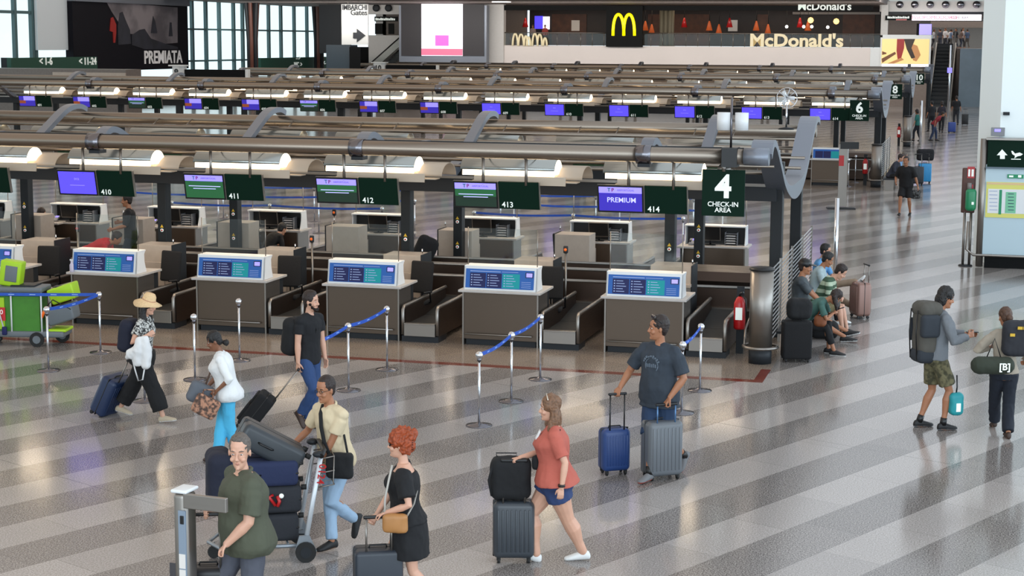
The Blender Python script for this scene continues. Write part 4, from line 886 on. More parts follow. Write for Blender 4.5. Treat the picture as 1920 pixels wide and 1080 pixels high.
def figure(name, label, base, face, H, sp, group=None):
    s = H/1.75; sx = sp.get('sex', 'm'); g = sp.get('girth', 1.); vox = sp.get('vox', .0085); seed = sp.get('seed', 1)
    root = thing(name, label, 'person', (base[0], base[1], sp.get('z', 0.)), R(face), group)
    V = Vector; hipz = sp.get('hip', .927*s); px = sp.get('px', 0.)
    P0 = V((px, sp.get('py', 0), hipz)); lean = R(sp.get('lean', 4)); tw = R(sp.get('twist', 0)); curve = R(sp.get('curve', 0)); side = R(sp.get('side', 0))
    def frame_at(t):
        k = min(1, max(0, t/.5)); a = lean+curve*k; 
        z = V((math.sin(a), -math.sin(side)*k, math.cos(a))).normalized(); tw_ = tw*k
        w = V((-math.sin(tw_), math.cos(tw_), 0)); w = (w-z*w.dot(z)).normalized(); u = w.cross(z); return u, w, z
    cache = {}
    def spine(t):
        p = P0.copy(); n = 12
        if t <= 0: return P0+frame_at(0)[2]*(t*s)
        for i in range(n): p = p+frame_at(t*(i+.5)/n)[2]*(t*s/n)
        return p
    if sx == 'm': T_ = [(-.11, .125, .095, .10), (-.04, .165, .105, .125), (.03, .165, .105, .12), (.10, .155, .105, .105), (.19, .148, .108, .095), (.30, .158, .115, .105), (.40, .172, .120, .112), (.47, .172, .105, .105), (.52, .135, .075, .085), (.56, .085, .055, .065)]
    else: T_ = [(-.11, .13, .09, .11), (-.04, .172, .10, .135), (.03, .165, .10, .125), (.10, .140, .095, .095), (.19, .125, .092, .085), (.28, .135, .105, .09), (.37, .148, .135, .095), (.44, .150, .11, .092), (.50, .125, .07, .078), (.545, .07, .05, .055)]
    belly = sp.get('belly', 0.)
    def tors(t0, t1, inf=0., hem=0.):
        out = []; ts = [a[0] for a in T_]; n = 16
        for i in range(n+1):
            t = t0+(t1-t0)*i/n
            for j in range(len(T_)-1):
                if T_[j][0] <= t <= T_[j+1][0] or j == len(T_)-2: break
            j = 0
            while j < len(T_)-2 and t > T_[j+1][0]: j += 1
            k = min(1, max(0, (t-T_[j][0])/(T_[j+1][0]-T_[j][0]))); b, f, bk = (lerp(T_[j][q], T_[j+1][q], k) for q in (1, 2, 3))
            if t < T_[0][0]: b, f, bk = T_[1][1:]
            gg = 1+(g-1)*(1 if t < .42 else max(0, 1-(t-.42)/.1)*.7+.3); bl = belly*math.exp(-((t-.14)/.15)**2); u, w, z = frame_at(t)
            fl = hem*max(0, (.2-t)/.3)
            out.append((spine(t), u, w, (f*gg+bl)*s+inf+fl, bk*gg*s+inf+fl, (b*gg+bl*.3)*s+inf+fl))
        return out
    # ---- joints
    u5, w5, z5 = frame_at(.5); shw = (.185 if sx == 'm' else .162)*s*(1+(g-1)*.5); S_ = {}
    sh0 = spine(.485); 
    for q, sg in (('L', 1), ('R', -1)): S_[q] = sh0+w5*(sg*shw)+V((0, 0, sp.get('shrug', 0)))
    if 'hip' not in sp:   # lower the pelvis until both legs reach their feet
        for q in 'LR':
            f = sp['foot'+q]; dd = math.hypot(f[0]-px, f[1]); Lm = .838*s; az = (f[2] if len(f) > 2 else 0)+.085*s
            if dd < Lm: hipz = min(hipz, az+math.sqrt(Lm*Lm-dd*dd)+.028*s)
        P0.z = max(hipz, .72*s); sh0 = spine(.485)
        for q, sg in (('L', 1), ('R', -1)): S_[q] = sh0+w5*(sg*shw)+V((0, 0, sp.get('shrug', 0)))
    u0, w0, z0 = frame_at(0); Hp = {'L': P0+w0*.092*s-z0*.03*s, 'R': P0-w0*.092*s-z0*.03*s}
    la, lf, lt, ls = .285*s, .25*s, .43*s, .415*s
    J = {}
    for q, sg in (('L', 1), ('R', -1)):
        f = sp['foot'+q]; fp = V(f[:3]); pit = R(f[3] if len(f) > 3 else 0); fy = R(f[4] if len(f) > 4 else 0)
        fd = V((math.cos(fy)*math.cos(pit), math.sin(fy)*math.cos(pit), -math.sin(pit))); fu = V((math.cos(fy)*math.sin(pit), math.sin(fy)*math.sin(pit), math.cos(pit)))
        ank = fp+fu*.085*s   # fp = point under the ankle on the sole
        kp = sp.get('knee'+q, (1, sg*.08, 0)); kn, ank = ik(Hp[q], ank, lt, ls, kp)
        J['K'+q], J['A'+q], J['fd'+q], J['fu'+q] = kn, ank, fd, fu
        h = V(sp['hand'+q]); ep = sp.get('elbow'+q, (-1, sg*.5, -.3)); el, wr = ik(S_[q], h, la, lf, ep); J['E'+q], J['W'+q] = el, wr
    # ---- head frame
    nb = spine(.555); hy, hp_, hr = R(sp.get('hyaw', 0)), R(sp.get('hpitch', 4)), R(sp.get('hroll', 0)); tw_a = tw
    MH = Matrix.Rotation(hy+tw_a*.5, 4, 'Z') @ Matrix.Rotation(hp_+(lean+curve)*.3, 4, 'Y') @ Matrix.Rotation(hr, 4, 'X')
    hc = nb+(z5*.08+u5*.012)*s+(MH @ V((.012, 0, .095)))*s; MHF = T(*hc) @ MH @ Matrix.Scale(s*sp.get('hs', 1.), 4)
    hv = lambda x, y, z: MHF @ V((x, y, z))
    # ---- body mesh
    sk = skinmat(sp.get('skin', 'light')); lipm = mat('lips_'+sp.get('skin', 'light'), SKINS[sp.get('skin', 'light')][1], .5)
    b = MB(); ring_loft(b, tors(-.11, .555))
    nk = .052*s if sx == 'm' else .043*s
    for k_ in 'LR': limb(b, [spine(.53), lerp(spine(.52), S_[k_], .55), S_[k_]], [.040*s, .040*s, .040*s])
    limb(b, [spine(.50), nb+z5*.03*s, hv(-.012, 0, -.07)], [nk*1.35, nk*1.05, nk*1.0])
    HT = [(-.125, .066, -.02, .022), (-.115, .082, .02, .038), (-.09, .090, .05, .052), (-.055, .090, .062, .060), (-.02, .091, .080, .068), (.02, .093, .094, .074), (.06, .092, .100, .077), (.095, .078, .092, .070), (.118, .050, .068, .048), (.130, .012, .03, .015)]
    hs = [(hv(0, 0, z), (MH @ V((1, 0, 0)))*s, (MH @ V((0, 1, 0)))*s, f, bk, w) for z, f, bk, w in HT]; ring_loft(b, hs, 24)
    b.tube([hv(.085, 0, .022), hv(.100, 0, -.005), hv(.112, 0, -.030), hv(.098, 0, -.040)], [.008*s, .010*s, .014*s, .012*s], BLACK, 8)
    for y in (-.011, .011): b.ball(hv(.100, y, -.034), .010*s, BLACK, 8)
    for y in (-1, 1):
        b.ball(hv(-.005, .078*y, -.005), .028*s, BLACK, 10, (.65, .35, 1.15), MH); b.ball(hv(.078, .030*y, .030), .017*s, BLACK, 8, (1, 1.4, .6), MH); b.ball(hv(.070, .038*y, -.035), .024*s, BLACK, 8, (1, 1, 1), MH)
    b.ball(hv(.088, 0, -.064), .014*s, BLACK, 10, (.8, 1.5, .7), MH); b.ball(hv(.080, 0, -.103), .018*s, BLACK, 8)
    am = sp.get('arm', 1.0)*(1.0 if sx == 'm' else .86)
    for q, sg in (('L', 1), ('R', -1)):
        S, E, Wr = S_[q], J['E'+q], J['W'+q]
        limb(b, [S-w5*sg*.03*s, lerp(S, E, .25), lerp(S, E, .7), E, lerp(E, Wr, .3), lerp(E, Wr, .75), Wr], [.050*s*am, .050*s*am, .041*s*am, .037*s*am, .039*s*am, .029*s*am, .025*s*am])
        # hand: d along the hand, n towards the palm, t towards the thumb
        fd_ = (Wr-E).normalized(); hd = V(sp['hdir'+q]).normalized() if 'hdir'+q in sp else fd_; n_ = V(sp.get('palm'+q, (0, -sg, 0))); n_ = (n_-hd*n_.dot(hd)); n_ = n_.normalized() if n_.length > 1e-3 else hd.orthogonal().normalized()
        tt = n_.cross(hd)*(-sg)
        if tt.dot(V(sp.get('thumb'+q, (1, 0, .3)))) < 0: tt = -tt
        hk = s*(.95 if sx == 'm' else .85); kn_ = Wr+hd*.085*hk; curl = R(sp.get('curl'+q, 28))
        for i, o_ in enumerate((.030, .010, -.010, -.030)): limb(b, [Wr+tt*o_*.6*hk+hd*.012*hk, kn_+tt*o_*hk], [.013*hk, .0125*hk], 8)
        for i, (o_, ln) in enumerate(((.033, .072), (.011, .080), (-.011, .074), (-.033, .058))):
            p = kn_+tt*o_*hk; a = curl*.6; pts = [p]
            for sgm in (.42, .32, .26):
                dd = hd*math.cos(a)+n_*math.sin(a); p = p+dd*ln*sgm*hk; pts.append(p); a += curl*1.15
            limb(b, pts, [.0095*hk, .009*hk, .0082*hk, .0072*hk], 8)
        p = Wr+hd*.02*hk+tt*.026*hk; d1 = (hd*.65+tt*.7+n_*.25).normalized(); p2 = p+d1*.038*hk; d2 = (hd*.85+tt*.1+n_*(.35+.4*math.sin(curl))).normalized()
        limb(b, [p, p2, p2+d2*.03*hk, p2+d2*.052*hk], [.014*hk, .012*hk, .0105*hk, .009*hk], 8)
        J['H'+q] = kn_+n_*.018*hk; 
        Hq, K, A = Hp[q], J['K'+q], J['A'+q]; lm = sp.get('leg', 1.)*(1 if sx == 'm' else 1.0)
        cd_ = -(J['fd'+q]-V((0, 0, 0)))*.012*s
        limb(b, [Hq, lerp(Hq, K, .3), lerp(Hq, K, .75), K, lerp(K, A, .28)+cd_, lerp(K, A, .7), A], [.086*s*lm, .083*s*lm, .060*s*lm, .052*s*lm, .058*s*lm, .037*s*lm, .034*s*lm])
        fd, fu = J['fd'+q], J['fu'+q]; limb(b, [A-fu*.05*s-fd*.03*s, A-fu*.055*s+fd*.09*s, A-fu*.062*s+fd*.16*s], [.034*s, .034*s, .022*s], 10)
    me = remesh(b, sp.get('bvox', min(vox, .0065)), 2); lp = hv(.095, 0, -.064)
    body = mobj('body', me, [sk, lipm], root, lambda c, n: 1 if (c-lp).length < .017*s and abs((MH.inverted() @ (c-lp)).z) < .005*s else 0)
    if vox < .013:
        ew = mat('eye_white', '#cfc8c2', .3); er = mat('eye_iris', '#1c1310', .2)
        e = MB()
        for y in (-1, 1): e.ball(hv(.0805, .031*y, .006), .0105*s, ew, 8, (1, 1.2, .52), MH); e.ball(hv(.0895, .0315*y, .006), .0055*s, er, 8, (.9, 1, 1), MH)
        e.build('eyes', root)
        if not sp.get('nobrow'):
            e = MB(); hm = hairmat(sp.get('hair', ('dark',))[0])
            for y in (-1, 1): e.tube([hv(.094, .018*y, .030), hv(.093, .034*y, .035), hv(.080, .050*y, .030)], [.003*s, .0042*s, .002*s], hm, 6)
            e.build('eyebrows', root)
    # ---- garments
    def garment(kind, q):
        m_ = MB(); mats = q['mat'] if isinstance(q['mat'], list) else [q['mat']]; inf = q.get('inf', .018); fn = q.get('fn')
        if kind == 'top':
            ring_loft(m_, tors(q.get('hem', -.06), q.get('neck', .548), inf, q.get('flare', .02)), 24)
            sl = q.get('sleeve', .55); ar = q.get('sr', 1.)
            for k, sg in (('L', 1), ('R', -1)):
                S, E, Wr = S_[k], J['E'+k], J['W'+k]; P = [S-w5*sg*.04*s-z5*.006*s, lerp(S, E, .25), lerp(S, E, .7), E, lerp(E, Wr, .4), lerp(E, Wr, .9)]; rr = [.049, .053, .050, .045, .044, .033]
                f = sl*2 if sl <= .5 else None; tot = [0, .125, .35, .5, .7, .95]; pts, r2 = [], []
                for p, r_, u_ in zip(P, rr, tot):
                    if u_ < sl-.02: pts.append(p); r2.append((r_*am*s+inf*.7)*ar)
                e_ = lerp(S, E, sl/.5) if sl <= .5 else lerp(E, Wr, (sl-.5)/.5*.95)
                pts.append(e_); r2.append((.050 if sl < .5 else .036)*am*s*ar+inf*(1.1 if sl < .5 else .6))
                pts = [pts[0]-w5*sg*.03*s, ]+pts; r2 = [r2[0]*.8]+r2; m_.tube(pts, r2, BLACK, 14)
                if q.get('neck', .548) > .52 or k == q.get('cover'):
                    m_.ball(S-w5*sg*.006*s, .050*am*s+inf*.9, BLACK, 14); limb(m_, [spine(.535), lerp(spine(.53), S, .55)+z5*.012*s, S], [.048*s+inf*.5, .050*s+inf*.6, .052*am*s+inf*.6])
            nm = q.get('name', 'shirt')
        elif kind == 'legs':
            ring_loft(m_, tors(-.11, q.get('waist', .09), inf), 24); ln = q.get('len', 1.); fl = q.get('fl', 1.)
            for k in 'LR':
                Hq, K, A = Hp[k], J['K'+k], J['A'+k]
                if ln <= .5: e_ = lerp(Hq, K, ln/.5); pts = [Hq, lerp(Hq, e_, .5), e_]; rr = [.096, .090, .084*q.get('hemr', 1.)]
                else: e_ = lerp(K, A, (ln-.5)/.5*.97); pts = [Hq, lerp(Hq, K, .4), K, lerp(K, e_, .5), e_]; rr = [.095, .083, .063*lerp(1, fl, .4), .056*lerp(1, fl, .8), .050*fl]
                m_.tube(pts, [r_*s*sp.get('leg', 1.)+inf*.6 for r_ in rr], BLACK, 14)
            nm = q.get('name', 'trousers')
        elif kind == 'skirt':
            secs = tors(q.get('low', -.03), q.get('waist', .12), inf); z_low = q['len']; c0, u_, w_, af, ab, bb = secs[0]
            c1 = V((c0.x+q.get('dx', 0), c0.y, z_low)); k = q.get('k', 1.3); secs = [(c1, V((1, 0, 0)), V((0, 1, 0)), af*k, ab*k, bb*k*.95), (lerp(c1, c0, .5), u_, w_, af*(1+k)/2, ab*(1+k)/2, bb*(1+k)/2)]+secs; ring_loft(m_, secs, 24); nm = q.get('name', 'skirt')
        me = remesh(m_, max(vox*1.25, .010), 3, q.get('wr', .010), q.get('ws', 10), seed)
        o = mobj(nm, me, mats, root, fn); return o
    for gk, gq in sp.get('wear', ()): garment(gk, gq)
    # ---- shoes
    sh = sp.get('shoes')
    if sh:
        for q in 'LR':
            m_ = MB(); A, fd, fu = J['A'+q], J['fd'+q], J['fu'+q]; w = fu.cross(fd); k = s*sh.get('k', 1.)
            def ps(x, z): return A+fd*x*k+fu*(z-.085)*k
            secs = [(ps(x, (z0_+z1_)/2), fu, w, (z1_-z0_)/2*k, (z1_-z0_)/2*k, b_*k) for x, z0_, z1_, b_ in ((-.075, .02, .05, .015), (-.062, 0, .085, .030), (-.03, 0, .10, .037), (.03, 0, .092, .040), (.09, 0, .072, .045), (.14, 0, .055, .046), (.175, .002, .045, .036), (.192, .008, .034, .018))]
            ring_loft(m_, secs, 16); me = remesh(m_, max(.008, vox*.9), 1)
            sole = ps(0, .022); mobj('shoe', me, [sh['mat'], sh.get('sole', sh['mat'])], root, lambda c, n: 1 if (c-sole).dot(fu) < 0 else 0)
            if sh.get('sock'):
                m_ = MB(); m_.tube([A-fu*.02*s, lerp(A, J['K'+q], .18)], [.042*s, .041*s], sh['sock'], 12); m_.build('sock', root)
    # ---- hair
    hair = sp.get('hair')
    if hair:
        m_ = MB(); st = hair[1]; na, ns = .006, 30
        def E_(x, y, z, a, b_, c): m_.ball(hv(x, y, z), s, BLACK, 16, (a, b_, c), MH)
        if st in ('short', 'buzz'):
            th = .0 if st == 'short' else -.002; na = .004 if st == 'short' else .0015; E_(-.019, 0, .050, .107+th, .090+th, .107+th); E_(-.045, 0, -.005, .064+th, .077+th, .082+th)
            if st == 'short': E_(.022, 0, .108, .052, .060, .042)
        elif st == 'curlytop': E_(-.010, 0, .045, .105, .092, .108); E_(-.05, 0, -.01, .065, .080, .085); E_(.05, .01, .105, .05, .06, .04); na, ns = .016, 22
        elif st == 'bob': E_(-.008, 0, .046, .106, .092, .108); E_(-.05, 0, -.03, .068, .088, .10); E_(-.03, .065, -.02, .05, .03, .09); E_(-.03, -.065, -.02, .05, .03, .09); na = .010
        elif st == 'bun': E_(-.006, 0, .046, .102, .088, .105); E_(-.045, 0, .0, .062, .074, .08); E_(-.135, 0, -.02+hair[2] if len(hair) > 2 else -.02, .045, .045, .045)
        elif st == 'afro': E_(-.012, 0, .055, .115, .105, .115); E_(-.07, 0, .09, .085, .085, .075); E_(-.06, .03, .0, .07, .07, .09); na, ns = .028, 26
        elif st == 'long':
            E_(-.008, 0, .046, .106, .092, .108); ln = hair[2] if len(hair) > 2 else .25
            for y in (-.075, -.04, 0, .04, .075):
                p0 = hv(-.05+abs(y)*.3, y, .02); p1 = hv(-.07+abs(y)*.7, y*1.15, -.10); p2 = hv(-.06+abs(y)*1.0, y*1.25, -.12-ln*.5); p3 = hv(-.05+abs(y)*1.1, y*1.1, -.12-ln)
                if hair[-1] == 'hang': p1 = p0+V((.03, 0, -.10)); p2 = p0+V((.05, 0, -.10-ln*.6)); p3 = p0+V((.05, 0, -.1-ln))
                m_.tube([p0, p1, p2, p3], [.045*s, .045*s, .038*s, .018*s], BLACK, 10)
            na, ns = .012, 20
        me = remesh(m_, max(.007, vox*.8), 1, na*s, ns, seed+3); mobj('hair', me, [hairmat(hair[0])], root)
        if sp.get('beard'):
            m_ = MB(); 
            for y, z, x in ((-.06, -.03, .02), (-.055, -.07, .045), (-.035, -.098, .072), (0, -.112, .085), (.035, -.098, .072), (.055, -.07, .045), (.06, -.03, .02)): m_.ball(hv(x*1.04+.002, y*1.05, z), .022*s, BLACK, 8)
            m_.ball(hv(.092, 0, -.048), .011*s, BLACK, 8, (.8, 2.4, .7), MH)
            for y in (-.03, 0, .03): m_.ball(hv(.082-abs(y)*.4, y, -.092), .021*s, BLACK, 8); me = remesh(m_, .006, 1, .003, 60, 2); mobj('beard', me, [hairmat(sp['beard'])], root)
    def seat(f): return f
    J.update(dict(S_={k: v for k, v in S_.items()}, spine=spine, frame=frame_at, hv=hv, MH=MH, MHF=MHF, root=root, s=s, tors=tors, Hp=Hp))
    J['world'] = lambda p: Matrix.Translation(root.location) @ RZ(R(face)) @ Vector(p)
    return J
def child(mb, name, J): return mb.build(name, J['root'])
# ---- luggage
def wheel(m, x, y, r=.028):
    m.tube([(x-.012, y, r), (x+.012, y, r)], r, RUBBER, 12)
def suitcase(label, base, rz, W_=.42, D=.25, Hh=.60, matr=None, shell='hard', handle=.40, hm=None, tilt=0., z=0., cat='suitcase', group=None, pz=0., trim=None):
    """W_ along x, D along y, standing on wheels; tilt leans it back about the wheels (towards +y)"""
    t = thing('suitcase', label, cat, (base[0], base[1], z), R(rz), group); M0 = Matrix.Rotation(R(tilt), 4, 'X') if tilt else Matrix.Identity(4)
    if tilt: t.rotation_euler = (Matrix.Rotation(R(rz), 4, 'Z') @ Matrix.Rotation(R(-tilt), 4, 'X')).to_euler()
    m = MB(); m.rbox((0, 0, .05+Hh/2), (W_, D, Hh), .055 if shell == 'hard' else .04, matr, seg=4)
    if shell == 'hard':
        n = 8
        for i in range(n):
            x = -W_/2+.05+(W_-.10)*i/(n-1)
            for s_ in (-1, 1): m.rbox((x, s_*(D/2), .05+Hh/2), (.018, .014, Hh-.14), .006, matr, seg=2)
    bo = m.build('shell', t)
    m = MB(); zc = .05+Hh/2
    Z = [(W_/2-.004, zc)]; m.rbox((0, 0, zc), (W_+.006, .016, Hh+.006), .055, BLACK, seg=4); m.build('zip', bo)
    if shell == 'soft':
        m = MB(); m.rbox((0, -D/2-.012, .05+Hh*.33), (W_*.82, .05, Hh*.50), .02, matr); m.rbox((0, -D/2-.008, .05+Hh*.77), (W_*.78, .04, Hh*.26), .018, matr); m.build('front_pocket', bo)
        m = MB(); m.box(-W_*.1, W_*.1, -D/2-.04, -D/2-.036, .05+Hh*.62, .05+Hh*.645, STEEL); m.build('badge', bo)
    for (x, y) in ((-1, -1), (1, -1), (-1, 1), (1, 1)):
        m = MB(); wheel(m, x*(W_/2-.055), y*(D/2-.045)); m.box(x*(W_/2-.055)-.02, x*(W_/2-.055)+.02, y*(D/2-.045)-.015, y*(D/2-.045)+.015, .03, .06, BLACK); m.build('wheel', t)
    if handle:
        m = MB(); hx = W_*.26; hy = D/2-.03; z1 = .05+Hh
        for x in (-hx, hx): m.tube([(x, hy, z1-.02), (x, hy, z1+handle)], .009, hm or STEEL, 6)
        m.rbox((0, hy, z1+handle+.012), (2*hx+.05, .035, .03), .012, BLACK); m.build('pull_handle', t)
    m = MB(); z1 = .05+Hh; m.tube([(-.08, 0, z1-.01), (-.07, 0, z1+.022), (.07, 0, z1+.022), (.08, 0, z1-.01)], .009, trim or BLACK, 6); m.build('top_grip', t)
    return t
def softbag(name, label, loc, rz, size, matr, cat='bag', M=None, straps=(), strapmat=None, extra=None, r=None, group=None):
    t = thing(name, label, cat, loc, R(rz), group)
    m = MB(); m.rbox((0, 0, 0), size, r or min(size)*.38, matr, M, seg=5); me = remesh(m, .012, 2, .008, 9, len(label) % 7); b = mobj('bag_body', me, [matr], t)
    for i, pts in enumerate(straps): m = MB(); m.tube(pts, .011, strapmat or matr, 6, ell=.5); m.build('strap', t)
    if extra: extra(t, b)
    return t

def case_under(label, hand, rz, Hh=.6, D=.25, **k):
    """upright suitcase whose pull handle ends in the hand at this world point"""
    off = RZ(R(rz)) @ Vector((0, D/2-.03, 0)); h = max(.12, hand.z-.05-Hh-.012)
    return suitcase(label, (hand.x-off.x, hand.y-off.y), rz, Hh=Hh, D=D, handle=h, **k)
def case_towed(label, hand, base, Hh=.5, D=.24, **k):
    d = hand-Vector((base[0], base[1], 0)); hor = math.hypot(d.x, d.y); tilt = math.degrees(math.atan2(hor, d.z)); L_ = d.length; y = D/2-.03
    return suitcase(label, base, math.degrees(math.atan2(d.y, d.x))-90, Hh=Hh, D=D, handle=max(.15, L_-.05-Hh-.012), tilt=tilt-math.degrees(y/L_), **k)
# ================================================================ PEOPLE AND LUGGAGE
FH = Vector((-math.sin(R(YAW)), math.cos(R(YAW)), 0))
class Lo:
    """local coordinates of a person standing at base and facing face degrees"""
    def __init__(s, base, face): s.b = Vector((base[0], base[1], 0)); s.f = R(face); s.M = RZ(-s.f); s.d = s.b.dot(FH)
    def w(s, px, py, near=0.):
        d = ray(px, py); t = (s.d-near)/d.dot(FH); return Vector((0, 0, CAMZ))+d*t
    def __call__(s, px, py, near=0.): return s.M @ (s.w(px, py, near)-s.b)
    def g(s, px, py, z=0.): p = s.M @ (G(px, py, z)-s.b); return p
def foot(p, pitch=0, yaw=0, z=0.): return (p[0], p[1], z, pitch, yaw)
WSH = mat('shoe_white', '#d6d6d4', .6); BSH = mat('shoe_black', '#131315', .6); BRSH = mat('shoe_brown', '#3b2a22', .6); BEI = mat('sandal_beige', '#b3a58f', .7)
# -- 1 woman in straw hat
B = ((G(318, 795)+G(225, 782))*.5); B.z = 0; f = 3; L = Lo(B, f)
PAT = cloth('black_white_pattern', '#1a1a1c', col2='#c9c9c4', scale=38); PANTB = cloth('black_trousers', '#0c0c0f')
lp = L.w(283, 572); 
J = figure('person', 'woman in a wide straw hat and black wide trousers striding right with a navy suitcase', B, f, 1.66, dict(sex='f', skin='fair', lean=5, footR=foot(L.g(308, 793), -8), footL=foot(L.g(222, 781), 12, 0, .02),
    handR=L(277, 628, .28), elbowR=(-1, -.2, -.6), handL=L(243, 690, -.15), hyaw=-4, hpitch=8, hair=('black', 'long', .22), hip=.86, curlR=60, seed=2,
    wear=[('legs', dict(mat=PANTB, fl=1.55, len=.90, inf=.06)), ('top', dict(mat=PAT, sleeve=.3, hem=.02))], shoes=dict(mat=BEI, sole=WSH)))
m = MB(); hat = mat('straw', '#d8b88c', .8, var=.1, scale=60, bump=.3); hv = J['hv']
prof = [(.185, -.012), (.19, -.004), (.115, .030), (.098, .05), (.094, .10), (.07, .135), (.02, .145), (.001, .146)]
MM = J['MHF'] @ T(-.005, 0, .035) @ Matrix.Rotation(R(10), 4, 'Y'); m.lathe([(r*.95, z) for r, z in prof], hat, 28, M=MM); m.lathe([(.099, .035), (.099, .055)], mat('hat_band', '#b98a6a', .7), 28, M=MM)
o = m.build('straw_hat', J['root'])
for v in o.data.vertices:
    q = MM.inverted() @ v.co
    if q.length > .13 and q.z < .03: v.co = MM @ Vector((q.x*1.1, q.y, q.z+.035*math.sin(q.x*12)-.03*abs(q.y)*6))
p = L.w(240, 628, 0); softbag('backpack', 'dark navy backpack on the back of the woman in the straw hat', tuple(p), f, (.20, .30, .44), cloth('navy_bag', '#161a2c'), 'backpack', Matrix.Rotation(R(10), 4, 'Y'))
p = L.w(266, 655, .33); t = thing('white_jacket', 'white jacket draped over the forearm of the woman in the straw hat', 'jacket', tuple(p), R(f))
m = MB(); limb(m, [(.04, 0, .14), (.05, .02, 0), (.06, 0, -.22)], [.055, .075, .06]); limb(m, [(-.02, 0, .12), (-.05, -.02, -.02), (-.06, 0, -.17)], [.055, .075, .06]); limb(m, [(-.05, 0, -.02), (-.17, .0, -.08), (-.20, 0, -.11)], [.08, .07, .04])
mobj('cloth', remesh(m, .012, 3, .018, 9, 4), [cloth('white', '#dcdcdc')], t)
m = MB(); m.tube([(-.14, 0, -.12), (-.10, 0, -.28), (-.06, 0, -.42), (.0, 0, -.40), (.03, 0, -.25)], .010, cloth('white', '#dcdcdc'), 6); m.build('cord', t)
NAVC = mat('navy_case', '#1b2c4c', .45)
g1 = G(192, 777); case_towed('navy blue suitcase tilted and rolled behind the woman in the straw hat', J['world'](J['HL']), g1, .56, .25, W_=.40, matr=NAVC)
# -- 2 woman white shirt, cyan trousers
B = G(430, 862); f = 200; L = Lo(B, f); WSHT = cloth('white_shirt', '#dfe0e0'); CYAN_ = cloth('cyan', '#4db3dc')
J = figure('person', 'woman in white shirt and bright cyan trousers with dark bun carrying two bags', B, f, 1.55, dict(sex='f', skin='brown', girth=1.28, lean=8, footR=foot((.14, .07)), footL=foot((-.10, -.07)),
    footR_=0, handL=L(406, 733, .2), handR=L(385, 730, -.1), hyaw=5, hpitch=14, hair=('black', 'bun', -.05), curlL=50, curve=4,
    wear=[('legs', dict(mat=CYAN_, fl=1.25)), ('top', dict(mat=WSHT, sleeve=.62, sr=1.05, flare=.014, hem=-.10, inf=.026))], shoes=dict(mat=BRSH)))
p = L.w(376, 738, .1); softbag('shoulder_bag', 'grey slouchy shoulder bag of the woman in cyan trousers', tuple(p), f+10, (.30, .16, .26), cloth('grey_bag', '#5b6068'), 'bag', Matrix.Rotation(R(-25), 4, 'Y'), straps=[[(-.06, 0, .1), (-.14, -.02, .30), (-.17, .0, .42)]], strapmat=cloth('brownstrap', '#5b463c'))
p = L.w(386, 762, .22); softbag('floral_bag', 'colourful floral patterned tote bag of the woman in cyan trousers', tuple(p), f, (.30, .10, .24), cloth('floral', '#4e3d36', col2='#b5846a', scale=22), 'bag', Matrix.Rotation(R(-28), 4, 'Y'), straps=[[(-.08, 0, .08), (-.10, 0, .20), (.02, 0, .2), (.05, 0, .10)]])
# -- 3 man in black T-shirt
B = (G(585, 803)+G(574, 792))*.5; B.z = 0; f = -22; L = Lo(B, f); BLT = cloth('black_shirt', '#0e0f14'); JEAN = cloth('blue_jeans', '#26406b')
J = figure('person', 'bearded man in black T-shirt and blue jeans walking right with a black backpack', B, f, 1.74, dict(sex='m', skin='fair', lean=3, footL=foot(L.g(577, 800), 0), footR=foot(L(557, 778, .1), 50, 0, .13),
    handR=L(558, 706, .22), handL=L(612, 688, -.12), hyaw=14, hpitch=0, hair=('dark', 'short'), beard='dark', arm=1.1, hipz=.9,
    wear=[('legs', dict(mat=JEAN)), ('top', dict(mat=BLT, sleeve=.30, hem=-.09))], shoes=dict(mat=BRSH, sole=BLACK)))
p = L.w(551, 630, .02); softbag('backpack', 'large black backpack on the back of the bearded man', tuple(p), f+90, (.32, .24, .50), cloth('black_bag', '#101114'), 'backpack', Matrix.Rotation(R(8), 4, 'X'), straps=[[(.10, -.10, .20), (.12, -.22, .26), (.12, -.30, .10), (.12, -.22, -.12)]])
g1 = G(456, 803); case_towed('black soft suitcase tilted and towed by the bearded man', J['world'](J['HR']), g1, .50, .24, W_=.38, matr=FABRICB, shell='soft')
# -- 4 man in pale yellow polo pushing the trolley
B = G(634, 1018); f = 240; L = Lo(B, f); YPO = cloth('pale_yellow', '#cdbb9b'); LJ = cloth('pale_jeans', '#93acc4')
J4 = J = figure('person', 'man with glasses in pale yellow polo and light jeans pushing a loaded luggage trolley', B, f, 1.71, dict(sex='m', skin='tan', lean=10, footR=foot(L.g(622, 1032), 0), footL=foot(L(676, 972, -.1), 66, 0, .20),
    kneeL=(1, .1, -.2), handL=L(598, 872, .20), handR=L(545, 838, -.05), palmL=(0, 0, -1), palmR=(0, 0, -1), elbowL=(-.6, .6, -.6), hyaw=6, hpitch=4, hair=('dark', 'buzz'), belly=.03, girth=1.12, curlL=70,
    wear=[('legs', dict(mat=LJ)), ('top', dict(mat=YPO, sleeve=.36, hem=-.09, sr=1.08, flare=.015))], shoes=dict(mat=BSH, sole=BLACK)))
m = MB(); hv = J['hv']
for y in (-.032, .032): m.tube([hv(.098+.006*math.cos(R(a))*0, y+.022*math.cos(R(a)), .006+.016*math.sin(R(a))) for a in range(0, 361, 30)], .0022, BLACK, 5)
m.tube([hv(.100, -.010, .008), hv(.103, 0, .010), hv(.100, .010, .008)], .002, BLACK, 5)
for y in (-1, 1): m.tube([hv(.097, .054*y, .010), hv(.02, .080*y, .012), hv(-.01, .083*y, .004)], .0022, BLACK, 5)
m.build('glasses', J['root'])
